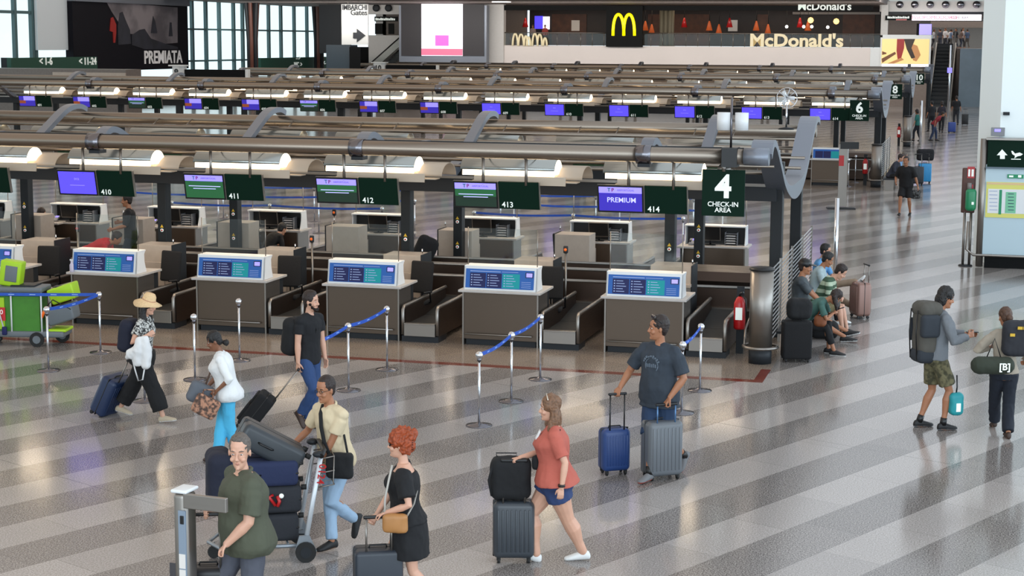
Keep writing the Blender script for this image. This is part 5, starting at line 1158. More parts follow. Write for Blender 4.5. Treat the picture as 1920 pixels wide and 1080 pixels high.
def collar(J, matr, r=.062):
    m = MB(); sp_ = J['spine'](.535); u, w, z = J['frame'](.53); s = J['s']
    for i in range(0, 10):
        a = R(-150+33.3*i)
    P = [sp_+u*(r*s*1.15*math.cos(R(a)))+w*(r*s*1.2*math.sin(R(a)))+z*(.022*s-.028*s*math.cos(R(a))) for a in range(-170, 171, 20)]; m.tube(P, .014*s, matr, 8, ell=.5)
    P0_ = sp_+u*(r*s*1.35)-z*.02*s; m.tube([P0_+w*.004, P0_-z*.10*s+u*.035*s], .007, matr, 6); m.build('collar', J['root'])
collar(J, YPO)
p = L.w(637, 873, .30); BBAG = cloth('black_bag', '#101114'); sh = L.M.inverted() @ J['S_']['R']+Vector((B[0], B[1], 0))
t = softbag('messenger_bag', 'black messenger bag hanging at the hip of the man in pale yellow polo', tuple(p), 8, (.27, .11, .26), BBAG, 'bag')
def strap_to(t, pts, m_=None, r=.013, flat=.35):
    inv = (T(*t.location) @ t.rotation_euler.to_matrix().to_4x4()).inverted(); m = MB(); m.tube([inv @ Vector(q) for q in pts], r, m_ or BBAG, 6, ell=flat); m.build('strap', t)
strap_to(t, [L.w(606, 758, .06), L.w(601, 775, .14), L.w(602, 800, .20), L.w(608, 830, .24), L.w(617, 852, .28)], r=.02); strap_to(t, [L.w(652, 852, .26), L.w(645, 815, .18), L.w(632, 785, .08), L.w(612, 768, .06)], r=.012)
# -- luggage trolley: local x forward (direction of travel)
tf = 208; tb = G(498, 1040); t = thing('luggage_trolley', 'airport luggage trolley numbered 0124 stacked with suitcases', 'trolley', (tb.x, tb.y, 0), R(tf))
TM = mat('trolley_grey', '#8f959b', .35, .6)
m = MB(); m.tube([(-.40, -.30, .16), (.45, -.24, .16), (.55, 0, .16), (.45, .24, .16), (-.40, .30, .16)], .02, TM, 8)
for x in (-.2, 0, .2, .4): m.tube([(x, -.27, .16), (x, .27, .16)], .012, TM, 6)
m.build('base_frame', t)
m = MB()
for s_ in (-1, 1): m.tube([(-.36, s_*.28, .16), (-.43, s_*.28, .55), (-.52, s_*.27, 1.02)], .024, mat('trolley_white', '#c9ced3', .35, .3), 8)
up = m.build('upright', t)
m = MB(); m.text('0124', .10, RED, T(-.52, .305, .86) @ RZ(math.pi) @ Matrix.Rotation(R(-82), 4, 'Y') @ Matrix.Rotation(R(90), 4, 'X') @ RZ(math.pi), .002, bold=.01); m.build('number', up)
m = MB(); m.tube([(-.52, -.32, 1.04), (-.56, -.2, 1.07), (-.56, .2, 1.07), (-.52, .32, 1.04)], .026, BLACK, 8); m.ball((-.50, .27, 1.05), .055, DARKG, 12, (1.1, 1, .6)); m.ball((-.50, -.27, 1.05), .055, DARKG, 12, (1.1, 1, .6)); m.build('push_handle', t)
m = MB()
for z in (.70, .84, .98): m.tube([(-.50, -.2, z), (-.66, -.18, z+.02), (-.66, .18, z+.02), (-.50, .2, z)], .007, STEEL, 5)
for y in (-.18, 0, .18): m.tube([(-.66, y, 1.0), (-.65, y, .72), (-.5, y, .70)], .006, STEEL, 5)
m.build('wire_basket', t)
for s_ in (-1, 1):
    m = MB(); m.tube([(-.36, s_*.33-.02, .10), (-.36, s_*.33+.02, .10)], .10, RUBBER, 18); m.tube([(-.36, s_*.33-.024, .10), (-.36, s_*.33+.024, .10)], .055, DARKG, 14); m.build('wheel', t)
    m = MB(); m.prism([(-.26, .12), (-.30, .26), (-.40, .26), (-.47, .10)], 'y', s_*.30-.015, s_*.30+.015, TM); m.build('wheel_cover', t)
m = MB(); m.tube([(.50, -.02, .06), (.50, .02, .06)], .06, RUBBER, 14); m.tube([(.5, 0, .06), (.5, 0, .16)], .012, TM, 6); m.build('front_wheel', t)
MT = T(tb.x, tb.y, 0) @ RZ(R(tf))
def cargo(label, c, size, matr, tilt=0., soft=False, extra=None, yaw=0.):
    p = MT @ Vector(c); t = thing('suitcase', label, 'suitcase', tuple(p), R(tf+yaw)); M = Matrix.Rotation(R(tilt), 4, 'Y')
    m = MB(); m.rbox((0, 0, 0), size, .05, matr, M, seg=4); b = m.build('shell', t)
    m = MB(); m.rbox((0, 0, 0), (size[0]+.008, .02, size[2]+.008), .05, BLACK, M); m.rbox((0, 0, 0), (size[0]+.006, size[1]*.98, .018), .008, BLACK, M); m.build('zip', b)
    m = MB(); hx = size[0]/2; m.tube([M @ Vector(q) for q in ((hx*.2-.08, size[1]/2-.005, .0), (hx*.2-.06, size[1]/2+.03, .0), (hx*.2+.06, size[1]/2+.03, 0), (hx*.2+.08, size[1]/2-.005, 0))], .010, BLACK, 6); m.build('grip', t)
    m = MB()
    for y in (-1, 1): m.tube([M @ Vector((-hx+.0, y*(size[1]/2-.07), size[2]/2-.03)), M @ Vector((-hx-.05, y*(size[1]/2-.07), size[2]/2-.03))], .026, RUBBER, 10)
    m.build('wheel', t)
    if extra: extra(t, M)
    return t
DKC = mat('charcoal_case', '#2e3338', .4); NVB = cloth('navy_case_fabric', '#1d2748'); DKF = cloth('dark_case_fabric', '#24262c')
cargo('lowest dark suitcase lying on the luggage trolley', (.02, 0, .32), (.66, .46, .27), DKF)
def ribbon(t, M):
    m = MB(); m.tube([(-.10, .245, .05), (-.12, .26, .0), (-.10, .262, -.05)], .018, RED, 6); m.tube([(-.06, .245, .06), (-.02, .262, .05), (-.08, .262, -.04)], .016, RED, 6); m.ball((-.14, .25, .05), .025, SIGNW, 8); m.build('red_ribbon', t)
cargo('dark suitcase with a red ribbon, second from the bottom on the trolley', (.0, 0, .60), (.68, .46, .27), DKF, extra=ribbon)
cargo('navy blue soft suitcase, third from the bottom on the trolley', (.06, .02, .86), (.74, .44, .25), NVB, extra=None)
cargo('charcoal suitcase lying tilted on top of the loaded trolley', (-.06, -.02, 1.10), (.66, .44, .24), DKC, tilt=-30)
p = MT @ Vector((.44, .02, .80)); softbag('duffel_bag', 'dark navy duffel bag at the front end of the loaded trolley', tuple(p), tf, (.24, .48, .56), cloth('navy_bag', '#161a2c'), 'bag')
# -- 5 man in olive polo
B = G(462, 818, 1.76); B.z = 0; f = 222; L = Lo(B, f); OL = cloth('olive_polo', '#4a4d3e'); GRT = cloth('grey_trousers', '#4b4d57')
J = figure('person', 'heavy man in olive green polo looking at the camera, pushing a suitcase', B, f, 1.77, dict(sex='m', skin='fair', lean=4, girth=1.50, belly=.045, footR=foot((.30, -.10), -10), footL=foot((-.30, .10), 25, 0, .03),
    handL=L(425, 1020, .30), handR=L(398, 960, -.02), palmL=(0, 0, -1), elbowL=(-.8, .7, -.3), curlL=60, curlR=60, hyaw=60, hpitch=2, hair=('grey', 'short'), arm=1.25, leg=1.08, hs=1.10,
    wear=[('legs', dict(mat=GRT, fl=1.1)), ('top', dict(mat=OL, sleeve=.40, sr=1.10, hem=-.11, flare=.035, inf=.024))], shoes=dict(mat=BSH, sole=WSH)))
collar(J, OL, .068)
case_under('black suitcase with steel pull handle held by the man in olive polo', J['world'](J['HR']), 200, .60, .26, W_=.42, matr=mat('black_case', '#15161a', .4))
# -- kiosk post with arm in the foreground
kp = G(346, 915, 1.40); t = thing('scanner_post', 'brushed steel post with flat arm and stickers in the foreground', 'post', (kp.x, kp.y, 0), R(-6))
m = MB(); m.rbox((0, 0, .70), (.13, .18, 1.36), .045, STEEL, seg=4); m.rbox((0, 0, 1.39), (.15, .20, .03), .014, WHITE); m.build('body', t)
m = MB(); m.box(.045, .44, -.10, -.06, 1.26, 1.38, STEEL); m.build('arm', t, bevel=.006)
m = MB(); m.box(.0, .066, -.108, -.088, .10, 1.24, mat('post_panel', '#7d8a99', .35)); m.build('front_panel', t, bevel=.003)
m = MB(); m.box(.02, .055, -.115, -.105, 1.13, 1.20, BLACK); m.build('reader', t, bevel=.006)
m = MB(); m.box(.004, .062, -.111, -.106, .76, .88, PAPER); m.box(.004, .062, -.111, -.106, .62, .75, PAPER); m.box(.02, .06, -.111, -.106, .54, .60, ORANGE); m.build('stickers', t)
m = MB(); m.box(-.12, -.05, -.06, .06, .2, .78, CHROME_D); m.lathe([(.24, 0), (.23, .02)], STEEL, 20); m.build('side_box', t)
# -- 6 red-haired woman
B = G(762, 812, 1.64); B.z = 0; f = 196; L = Lo(B, f); BLD = cloth('black_dress', '#0c0c10')
J = figure('person', 'red-haired woman with sunglasses in off-shoulder black dress pushing a dark suitcase', B, f, 1.64, dict(sex='f', skin='fair', lean=3, girth=1.30, footR=foot((.18, -.08), 0), footL=foot((-.28, .06), 18, 0, .02),
    handL=L(722, 962, .22), handR=L(702, 972, -.05), palmL=(0, 0, -1), elbowL=(-.7, .5, -.5), curlL=65, curlR=65, hyaw=-6, hpitch=-2, hair=('red', 'afro'), seed=5, arm=1.08,
    wear=[('skirt', dict(mat=BLD, len=.56, k=1.12)), ('top', dict(mat=BLD, sleeve=.38, sr=1.35, neck=.475, hem=0, cover='R', wr=.014))], shoes=dict(mat=WSH)))
m = MB(); hv = J['hv']
for y in (-.031, .031): m.ball(hv(.094, y, .004), .022, mat('sunglass_lens', '#2a211f', .15), 10, (.35, 1.15, .95), J['MH'])
for y in (-1, 1): m.tube([hv(.092, .052*y, .008), hv(.02, .080*y, .010), hv(-.01, .083*y, .004)], .003, BLACK, 5)
m.build('sunglasses', J['root'])
m = MB()
for z in range(7): m.tube([hv(-.10, -.05, .10-.022*z), hv(-.135, .0, .10-.022*z), hv(-.12, .055, .10-.022*z)], .004, BLACK, 5)
m.build('hair_clip', J['root'])
p = L.w(741, 981, .27); TAN = mat('tan_leather', '#a3713f', .5, var=.08)
t = softbag('crossbody_bag', 'small tan leather crossbody bag on the red-haired woman', tuple(p), 8, (.22, .09, .17), TAN, 'bag'); SLV = mat('strap_silver', '#a9a49c', .5)
strap_to(t, [L.w(735, 872, .14), L.w(729, 900, .19), L.w(722, 935, .22), L.w(721, 968, .24)], SLV, .010); strap_to(t, [L.w(763, 968, .25), L.w(776, 945, .18), L.w(782, 920, .08)], SLV, .010)
case_under('dark blue-grey suitcase with silver handle in front of the red-haired woman', J['world'](J['HL']), 205, .60, .27, W_=.42, matr=mat('bluegrey_case', '#262c35', .42), shell='soft')
# -- 7 woman in coral blouse
B = (G(985, 1060)+G(1092, 1052))*.5; B.z = 0; f = 196; L = Lo(B, f); COR = cloth('coral', '#b05a4c'); DEN = cloth('denim_shorts', '#2c3d66')
J = figure('person', 'woman in coral blouse and denim shorts walking left with a wheeled suitcase', B, f, 1.66, dict(sex='f', skin='fair', lean=2, girth=1.48, leg=1.42, footR=foot(L.g(1000, 1052), -18), footL=foot(L.g(1094, 1050), 4),
    handL=L(1053, 915, .30), handR=L(975, 858, -.02), palmR=(0, 0, -1), elbowL=(-1, .3, -.4), elbowR=(-.3, -.4, -1), curlR=60, hyaw=4, hpitch=2, hair=('lightbrown', 'long', .13), seed=3, arm=1.12,
    wear=[('legs', dict(mat=DEN, len=.20, hemr=1.12, inf=.012)), ('top', dict(mat=COR, sleeve=.40, sr=1.15, hem=-.03, flare=.055, wr=.014, ws=7))], shoes=dict(mat=WSH, sole=WSH, k=1.02)))
m = MB(); hv = J['hv']; m.tube([hv(.03, -.085, .10), hv(.035, 0, .155), hv(.03, .085, .10)], .006, mat('silver_band', '#cfc6b8', .3, .8), 6); m.build('hair_band', J['root'])
m = MB(); e = J['WL']; m.tube([e+Vector((0, 0, .012)), e+Vector((0, 0, .035))], .034, BLACK, 12); m.build('wristwatch', J['root'])
m = MB(); sp_ = J['spine'](.46); u, w_, z = J['frame'](.46); m.rbox(sp_+u*.148, (.02, .08, .10), .009, WSHT, Matrix.Rotation(R(-25), 4, 'Y')); m.build('undershirt', J['root'])
p = L.w(1010, 865, -.05); t = softbag('crossbody_bag', 'small black crossbody bag at the front of the woman in coral blouse', tuple(p), f+60, (.17, .08, .14), BBAG, 'bag'); strap_to(t, [L.w(1050, 805, .12), L.w(1036, 825, .16), L.w(1020, 850, .12), L.w(1012, 862, .03)], BBAG, .02)
hw = J['world'](J['HR']); cs = case_under('dark grey hard suitcase rolled by the woman in coral blouse', hw, 196, .56, .24, W_=.40, matr=mat('graphite_case', '#383d43', .35))
p = Vector(cs.location); f = 134; softbag('backpack', 'black backpack riding on top of the dark grey suitcase', (p.x-.03, p.y-.02, .83), f+62, (.40, .22, .42), BBAG, 'backpack', straps=[[(.12, .0, .18), (.14, -.02, .24), (-.06, -.02, .24), (-.04, 0, .18)], [(.17, .08, .15), (.21, .10, 0), (.18, .08, -.16)]])
# -- 8 man in dark grey T-shirt
B = G(1234, 890); f = 246; L = Lo(B, f); DTS = cloth('slate_tee', '#2d353f', var=.12); DJS = cloth('dark_denim', '#1e3350')
J = figure('person', 'tall man in dark grey printed T-shirt and denim shorts between two upright suitcases', B, f, 1.88, dict(sex='m', skin='tan', lean=1, girth=1.22, belly=.05, footR=foot(L.g(1217, 903), 0), footL=foot((-.42, .12), 45, 0, .12),
    handR=L(1163, 726, .0), handL=L(1256, 745, .25), palmR=(0, 0, -1), palmL=(0, 0, -1), elbowR=(-.5, -.6, -.4), elbowL=(-.6, .8, -.3), curlL=60, curlR=60, hyaw=-42, hpitch=0, hair=('dark', 'short'), arm=1.12, leg=1.0,
    wear=[('legs', dict(mat=DJS, len=.50, hemr=1.12)), ('top', dict(mat=DTS, sleeve=.42, sr=1.18, hem=-.12, flare=.03))], shoes=dict(mat=mat('shoe_grey', '#6a6a6c', .7), sole=mat('sole_red', '#9d4036', .6), sock=BLACK)))
m = MB(); hv = J['hv']; m.rbox(hv(.055, 0, .125), (.03, .15, .045), .012, mat('sunglass_lens', '#2a211f', .15), J['MH']); m.tube([hv(.05, .075, .12), hv(-.02, .092, .06)], .004, BLACK, 5); m.tube([hv(.05, -.075, .12), hv(-.02, -.092, .06)], .004, BLACK, 5); m.build('sunglasses', J['root'])
# printed emblem on the shirt
m = MB(); GP = mat('shirt_print', '#5c6773', .8); u, w_, z = J['frame'](.38); c0 = J['spine'](.375)+u*.172
MP = Matrix((w_, z, u)).transposed().to_4x4(); MP = T(*c0) @ MP @ Matrix.Scale(1, 4)
for k_ in range(9):
    a_ = R(160-17.5*k_); m.box(-.010, .010, -.006-.004*(k_ % 2), .008+.005*(k_ % 3), -.004, .008, GP, MP @ T(.10*math.cos(a_), -.01+.085*math.sin(a_), .006) @ RZ(a_-R(90)))
for k_ in range(6): m.box(-.072+.025*k_, -.056+.025*k_, -.05, -.005-.006*(k_ % 2), .004, .014, GP, MP)
P = [MP @ Vector((.085*math.cos(R(a)), -.03+.085*math.sin(R(a)), -.004)) for a in range(0, 361, 20)]; m.tube(P, .007, GP, 5); o = m.build('shirt_print', J['root'])
BLUC = mat('blue_case', '#1f3a6e', .4); case_under('royal blue cabin suitcase with tall black handle left of the standing man', J['world'](J['HR']), 15+180+18, .50, .23, W_=.34, matr=BLUC, hm=BLACK)
case_under('large grey ribbed suitcase in front of the standing man', J['world'](J['HL']), 15+180+20, .64, .29, W_=.43, matr=mat('grey_case', '#5d6166', .35), hm=mat('handle_blue', '#5a7ea8', .4, .5))
# -- 9 backpacker
B = (G(1755, 812)+G(1743, 795))*.5; B.z = 0; f = 28; L = Lo(B, f); GRH = cloth('grey_hoodie', '#6b6f74', var=.08); CAM = cloth('camouflage', '#3d3b28', col2='#6b6549', scale=14)
J = figure('person', 'long-haired man in grey hooded top and camouflage shorts with huge trekking backpack', B, f, 1.84, dict(sex='m', skin='tan', lean=4, footR=foot((.08, -.12), 0), footL=foot((-.14, .12), 0),
    handR=L(1815, 630, .12), handL=L(1812, 626, -.08), elbowR=(-.4, -.5, -1), hyaw=-14, hpitch=12, hair=('black', 'bob'), leg=.95,
    wear=[('legs', dict(mat=CAM, len=.40, hemr=1.25, inf=.02)), ('top', dict(mat=GRH, sleeve=.97, sr=1.12, hem=-.04))], shoes=dict(mat=BSH, sole=mat('shoe_grey', '#6a6a6c', .7), sock=BLACK)))
collar(J, cloth('blue_scarf', '#4f83ab'), .075)
m = MB(); p = J['HR']; m.rbox(p+Vector((.03, .04, .02)), (.15, .075, .012), .005, BLACK); tag(m.build('mobile_phone', None, (B[0], B[1], 0), R(f)), 'dark mobile phone in the hands of the backpacker', 'phone')
p = L.w(1735, 622, .02); GB = cloth('trek_grey', '#4d4a44'); GB2 = cloth('trek_dark', '#2a2f36')
def trek(t, b):
    m = MB(); m.rbox((0, -.02, .30), (.36, .34, .20), .09, GB); mobj('top_lid', remesh(m, .013, 2, .012, 9, 2), [GB], t)
    m = MB(); m.rbox((0, .02, -.30), (.34, .27, .20), .08, GB2); m.build('bottom_compartment', t)
    m = MB(); m.rbox((-.17, .02, .10), (.12, .26, .30), .05, GB2); m.rbox((.15, .05, .02), (.05, .2, .3), .02, GB2); m.build('side_pocket', t)
    m = MB()
    for x in (-.09, .10): m.tube([(x, .16, .30), (x, .175, 0), (x, .15, -.35)], .009, BLACK, 5)
    m.tube([(.20, -.15, .15), (.22, -.16, -.2), (.21, -.14, -.50)], .014, mat('strap_blue', '#3f86c0', .6), 5); m.build('straps', t)
t = softbag('trekking_backpack', 'huge grey and black trekking backpack on the long-haired man', tuple(p), f+90, (.34, .28, .62), GB, 'backpack', extra=trek)
p = L.w(1792, 757, .12); m = MB(); TEAL = mat('teal_bag', '#1d8f96', .5, var=.1)
t = softbag('teal_drybag', 'small teal roll bag dangling beside the camouflage shorts', tuple(p), f, (.19, .15, .30), TEAL, 'bag', straps=[[(0, 0, .14), (.01, .0, .22), (0, 0, .38)]], strapmat=BLACK)
m = MB(); m.box(-.03, .03, -.085, -.075, -.09, .02, SIGNW); m.build('print', t)
# -- 10 woman with backpack at right edge
B = (G(1892, 826)+G(1862, 806))*.5; B.z = 0; f = 100; L = Lo(B, f); BEI2 = cloth('beige_knit', '#9a8f80'); NVT = cloth('navy_trousers', '#141a26')
J = figure('person', 'woman in beige sleeves and dark trousers with dark backpack at the right edge', B, f, 1.67, dict(sex='f', skin='tan', lean=2, footR=foot(L.g(1890, 822), 0), footL=foot(L.g(1864, 804), 10, 0, .02),
    handL=L(1858, 650, -.15), handR=(.2, -.3, .95), elbowL=(-.5, 1, -.4), hyaw=14, hair=('brown', 'bun', .02),
    wear=[('legs', dict(mat=NVT, fl=1.35)), ('top', dict(mat=BEI2, sleeve=.9, sr=1.15, hem=-.02))], shoes=dict(mat=BRSH)))
p = L.w(1905, 634, .18)
def patch(t, b):
    m = MB()
    for x, z in ((-.07, .06), (.02, .15), (.09, .15)): m.box(x-.03, x+.03, -.135, -.12, z-.018, z+.018, WARNY)
    m.build('yellow_patches', t)
softbag('backpack', 'dark backpack with small yellow patches on the woman at the right edge', tuple(p), f-90, (.34, .22, .46), cloth('dark_pack', '#25262c'), 'backpack', extra=patch)
p = L.w(1861, 685, .26); t = thing('duffel_roll', 'dark olive cylindrical duffel with white print carried by the woman at right', 'bag', tuple(p), R(f-84))
m = MB(); limb(m, [(-.17, 0, 0), (.17, 0, 0)], [.115, .115], 16); b = mobj('roll', remesh(m, .012, 2, .006, 9), [cloth('olive_roll', '#2c3227')], t)
m = MB(); m.text('[B]', .12, SIGNW, T(.12, -.125, .0) @ VM, .002, bold=.02); m.build('print', b); m = MB(); m.tube([(-.08, 0, .1), (.02, .02, .34), (.10, 0, .10)], .008, BLACK, 5); m.build('strap', t)
# -- 11 group seated along the fence on a bench
t = thing('bench', 'low steel bench in front of the mesh fence', 'bench', (-2.84, 27.4, 0))
m = MB(); m.box(-.20, .16, 0, 5.6, .38, .42, DARKG); m.build('seat', t); m = MB()
for y in (.2, 1.9, 3.7, 5.4): m.box(-.14, .10, y-.03, y+.03, 0, .38, STEEL)
m.build('legs', t)
def sitter(label, x, y, f, H, sex, **k):
    d = dict(sex=sex, hip=.50, lean=k.pop('lean', 14), curve=k.pop('curve', 25), footL=k.pop('footL', (.50, .12, 0, 0)), footR=k.pop('footR', (.46, -.12, 0, 0)), handL=k.pop('handL', (.38, .06, .62)), handR=k.pop('handR', (.38, -.06, .62)),
             elbowL=(-.5, 1, -.5), elbowR=(-.5, -1, -.5), vox=.010, kneeL=(.3, .1, 1), kneeR=(.3, -.1, 1)); d.update(k)
    return figure('person', label, (x, y), f, H, d, None)
GRS = cloth('grey_shorts', '#6d7783'); SN = dict(mat=BSH, sole=WSH, k=1.1)
STR = mat('cloth_striped', '#3e5743', .85); nt = STR.node_tree; bb = nt.nodes['Principled BSDF']; tc = nt.nodes.new('ShaderNodeTexCoord'); sp3 = nt.nodes.new('ShaderNodeSeparateXYZ'); nt.links.new(tc.outputs['Object'], sp3.inputs[0])
n1 = nt.nodes.new('ShaderNodeMath'); n1.operation = 'MULTIPLY'; n1.inputs[1].default_value = 7.5; nt.links.new(sp3.outputs[2], n1.inputs[0]); n2 = nt.nodes.new('ShaderNodeMath'); n2.operation = 'FRACT'; nt.links.new(n1.outputs[0], n2.inputs[0])
rp = nt.nodes.new('ShaderNodeValToRGB'); rp.color_ramp.interpolation = 'CONSTANT'; rp.color_ramp.elements[0].color = (*lin(hexc('#3e5743')), 1); rp.color_ramp.elements[1].position = .5; rp.color_ramp.elements[1].color = (*lin(hexc('#a9b8a0')), 1); nt.links.new(n2.outputs[0], rp.inputs[0]); nt.links.new(rp.outputs[0], bb.inputs['Base Color'])
JA = sitter('seated man in black cap and grey T-shirt leaning on the mesh fence', -2.86, 29.25, 0, 1.78, 'm', lean=-4, curve=12, hair=('dark', 'buzz'), skin='tan', footR=(.80, -.10, 0, -5), footL=(.95, .22, 0, -15), handR=(.42, -.1, .62), girth=1.1,
    wear=[('legs', dict(mat=GRS, len=.46, hemr=1.1)), ('top', dict(mat=cloth('grey_black_tee', '#30363b', col2='#4d5458', scale=3), sleeve=.4))], shoes=SN)
def cap_on(J, c):
    m = MB(); M_ = J['MHF']; m.ball(M_ @ Vector((-.005, 0, .06)), .108*J['s'], c, 14, (1.0, .88, .85), J['MH']); m.rbox(M_ @ Vector((.125, 0, .055)), (.12, .14, .014), .006, c, J['MH'] @ Matrix.Rotation(R(8), 4, 'Y')); m.build('cap', J['root'])
cap_on(JA, BLACK)
JB = sitter('seated boy in green striped T-shirt bending over a phone', -2.62, 29.95, -4, 1.70, 'm', lean=14, curve=26, hair=('dark', 'short'), skin='fair', hpitch=24,
    wear=[('legs', dict(mat=cloth('khaki_shorts', '#8c8462'), len=.46, hemr=1.1)), ('top', dict(mat=STR, sleeve=.42, sr=1.1))], shoes=dict(mat=BSH, sole=BLACK))
JC = sitter('seated woman in green top with long dark hair hanging over her phone', -2.66, 27.95, -5, 1.64, 'f', lean=22, curve=38, hair=('dark', 'long', .16, 'hang'), skin='tan', hpitch=30, footR=(.52, -.08, 0, 0), footL=(.40, .10, 0, 0), handR=(.50, -.02, .70), handL=(.48, .06, .68),
    wear=[('legs', dict(mat=PANTB, len=.86)), ('top', dict(mat=cloth('teal_top', '#3d5f58'), sleeve=.38))], shoes=SN)
m = MB(); p = JC['HR']; m.rbox(p+Vector((.05, .02, .03)), (.15, .075, .012), .005, BLACK, Matrix.Rotation(R(-20), 4, 'Y')); tag(m.build('mobile_phone', None, tuple(JC['root'].location), R(-5)), 'black mobile phone held by the seated long-haired woman', 'phone')
JD = sitter('seated dark-haired person in pale shirt behind the striped boy', -2.80, 31.0, 0, 1.70, 'm', lean=6, curve=18, hair=('black', 'short'), skin='tan', hpitch=18, wear=[('legs', dict(mat=PANTB)), ('top', dict(mat=cloth('pale_shirt', '#9fb0b4'), sleeve=.4))], shoes=dict(mat=WSH))
JE = sitter('furthest seated person on the bench, resting white shoes on a suitcase', -2.84, 32.2, -10, 1.66, 'm', lean=2, curve=14, hair=('black', 'short'), skin='light', footR=(.96, -.1, .64, -60), footL=(.80, .12, 0, 0), kneeR=(.1, 0, 1),
    wear=[('legs', dict(mat=cloth('tan_trousers', '#8e7a66'))), ('top', dict(mat=cloth('blue_top', '#5d94c4'), sleeve=.5))], shoes=dict(mat=WSH, sole=WSH))
g1 = G(1608, 578); suitcase('rose gold hard suitcase in front of the seated group', (-2.02, 31.9), -65, .44, .27, .62, mat('rose_case', '#8a6a60', .35, .3), 'hard', .30)
g1 = G(1492, 677); suitcase('large black soft suitcase beside the steel bollard', (g1.x, g1.y), 195, .46, .30, .60, FABRICB, 'soft', 0)
softbag('backpack', 'black backpack lying on top of the large black suitcase', (g1.x+.03, g1.y+.02, .84), 195, (.40, .26, .34), BBAG, 'backpack')
softbag('shoulder_bag', 'brown orange handbag on the lap side of the long-haired woman', (-2.38, 27.80, .56), 0, (.20, .16, .20), mat('tan_bag', '#7a4424', .6, var=.2), 'bag', straps=[[(-.05, 0, .08), (0, 0, .2), (.06, 0, .08)]])
softbag('duffel_bag', 'black bag on the floor under the bench between the seated people', (-2.45, 29.4, .16), 10, (.5, .3, .3), BBAG, 'bag')
# -- 12 aisle walker and distant people
B = (G(1688, 404)+G(1705, 403))*.5; B.z = 0; L = Lo(B, 245); BLS = cloth('black_outfit', '#0d0d10')
figure('person', 'person in black cap and black shorts walking toward the camera down the aisle', B, 262, 1.72, dict(sex='m', skin='tan', lean=4, vox=.016, girth=1.1, footL=(-.12, .13, .0, 12), footR=(.22, -.12, 0, -5), handR=(.22, -.26, .98), handL=(.05, .36, .86), hair=('dark', 'short'), curve=8,
    wear=[('legs', dict(mat=BLS, len=.42, hemr=1.2)), ('top', dict(mat=BLS, sleeve=.45, sr=1.2, hem=-.08))], shoes=dict(mat=BSH)))
p = G(1717, 372, .5); softbag('tote_bag', 'dark patterned bag carried by the walker in the aisle', tuple(p+Vector((0, 0, .12))), 10, (.28, .14, .26), cloth('zebra', '#121212', col2='#5c5c5c', scale=20), 'bag', straps=[[(-.08, 0, .1), (0, 0, .24), (.08, 0, .1)]])
for lab, x, y, fc, hr, top in (('distant seated person in dark jacket by the second steel bollard', -2.95, 60.6, -20, 'dark', '#2b2d38'), ('distant seated grey-haired person in light blue shirt by the second bollard', -2.9, 61.6, 0, 'grey', '#7aa0c8')):
    sitter(lab, x, y, fc, 1.7, 'f', hair=(hr, 'short'), skin='light', wear=[('legs', dict(mat=PANTB if hr == 'dark' else cloth('tan_trousers', '#8e7a66'))), ('top', dict(mat=cloth('far_'+hr, top), sleeve=.8))], shoes=dict(mat=BSH), vox=.02, bvox=.02)
t = thing('bench', 'far bench by the second mesh fence', 'bench', (-2.98, 60.1, 0)); m = MB(); m.box(-.2, .2, 0, 2.2, .38, .42, DARKG); m.build('seat', t); m = MB(); m.box(-.15, .15, .2, .26, 0, .38, STEEL); m.box(-.15, .15, 1.9, 1.96, 0, .38, STEEL); m.build('legs', t)
g1 = G(1733, 343); suitcase('bright blue suitcase standing in the aisle near the distant bench', (g1.x, g1.y), 190, .46, .28, .66, mat('cyan_case', '#2f8fc6', .4), 'hard', .34)
softbag('dark_jacket', 'dark jacket thrown over the bright blue suitcase handle', (g1.x, g1.y, 1.02), 15, (.62, .25, .42), cloth('jacket', '#141318'), 'jacket')
g1 = G(1718, 350); suitcase('dark suitcase beside the bright blue suitcase', (g1.x, g1.y+.8), 190, .42, .26, .60, mat('dark_case2', '#23252b', .4), 'hard', .44)
def walker(label, x, y, f, H, sex, hair, top, legs, skin='tan', **k):
    d = dict(sex=sex, skin=skin, lean=3, vox=.02, bvox=.02, footL=(.15, .1, 0), footR=(-.15, -.1, 0), handL=(.1, .28, .88*H/1.75), handR=(.05, -.28, .88*H/1.75), hair=hair, wear=[('legs', dict(mat=cloth('far_'+legs, legs))), ('top', dict(mat=cloth('far_'+top, top), sleeve=k.pop('sl', .5)))], shoes=dict(mat=BSH)); d.update(k)
    return figure('person', label, (x, y), f, H, d)
g1 = G(1792, 234); walker('far person in black walking away at the foot of the right escalator', g1.x, g1.y, 100, 1.75, 'm', ('dark', 'short'), '#141519', '#2a2c33')
suitcase('black suitcase pulled by the far person in black', (g1.x+.55, g1.y-.1), 180, .4, .26, .62, mat('black_case', '#15161a', .4), 'hard', .3)
g1 = G(1764, 248); walker('far dark-dressed person standing left of the bright post', g1.x, g1.y, 80, 1.72, 'f', ('dark', 'bob'), '#2a2630', '#17181d')
walker('far person in dark clothes waiting beside the second dark-dressed person', g1.x-.55, g1.y+.7, 120, 1.70, 'm', ('black', 'short'), '#1c1d22', '#202228')
suitcase('blue suitcase at the feet of the far dark-dressed person', (g1.x+.6, g1.y-.3), 190, .42, .26, .55, mat('far_blue', '#28418c', .4), 'hard', 0)
g1 = G(1742, 264); walker('far bending person in red top near the third check-in area', g1.x+.2, g1.y, 0, 1.65, 'f', ('dark', 'short'), '#8c2530', '#2a3550', lean=30, curve=20)
walker('far person in teal top standing left of the blue suitcase', g1.x-.6, g1.y-.4, 160, 1.6, 'f', ('dark', 'bob'), '#24635c', '#1b1d26')
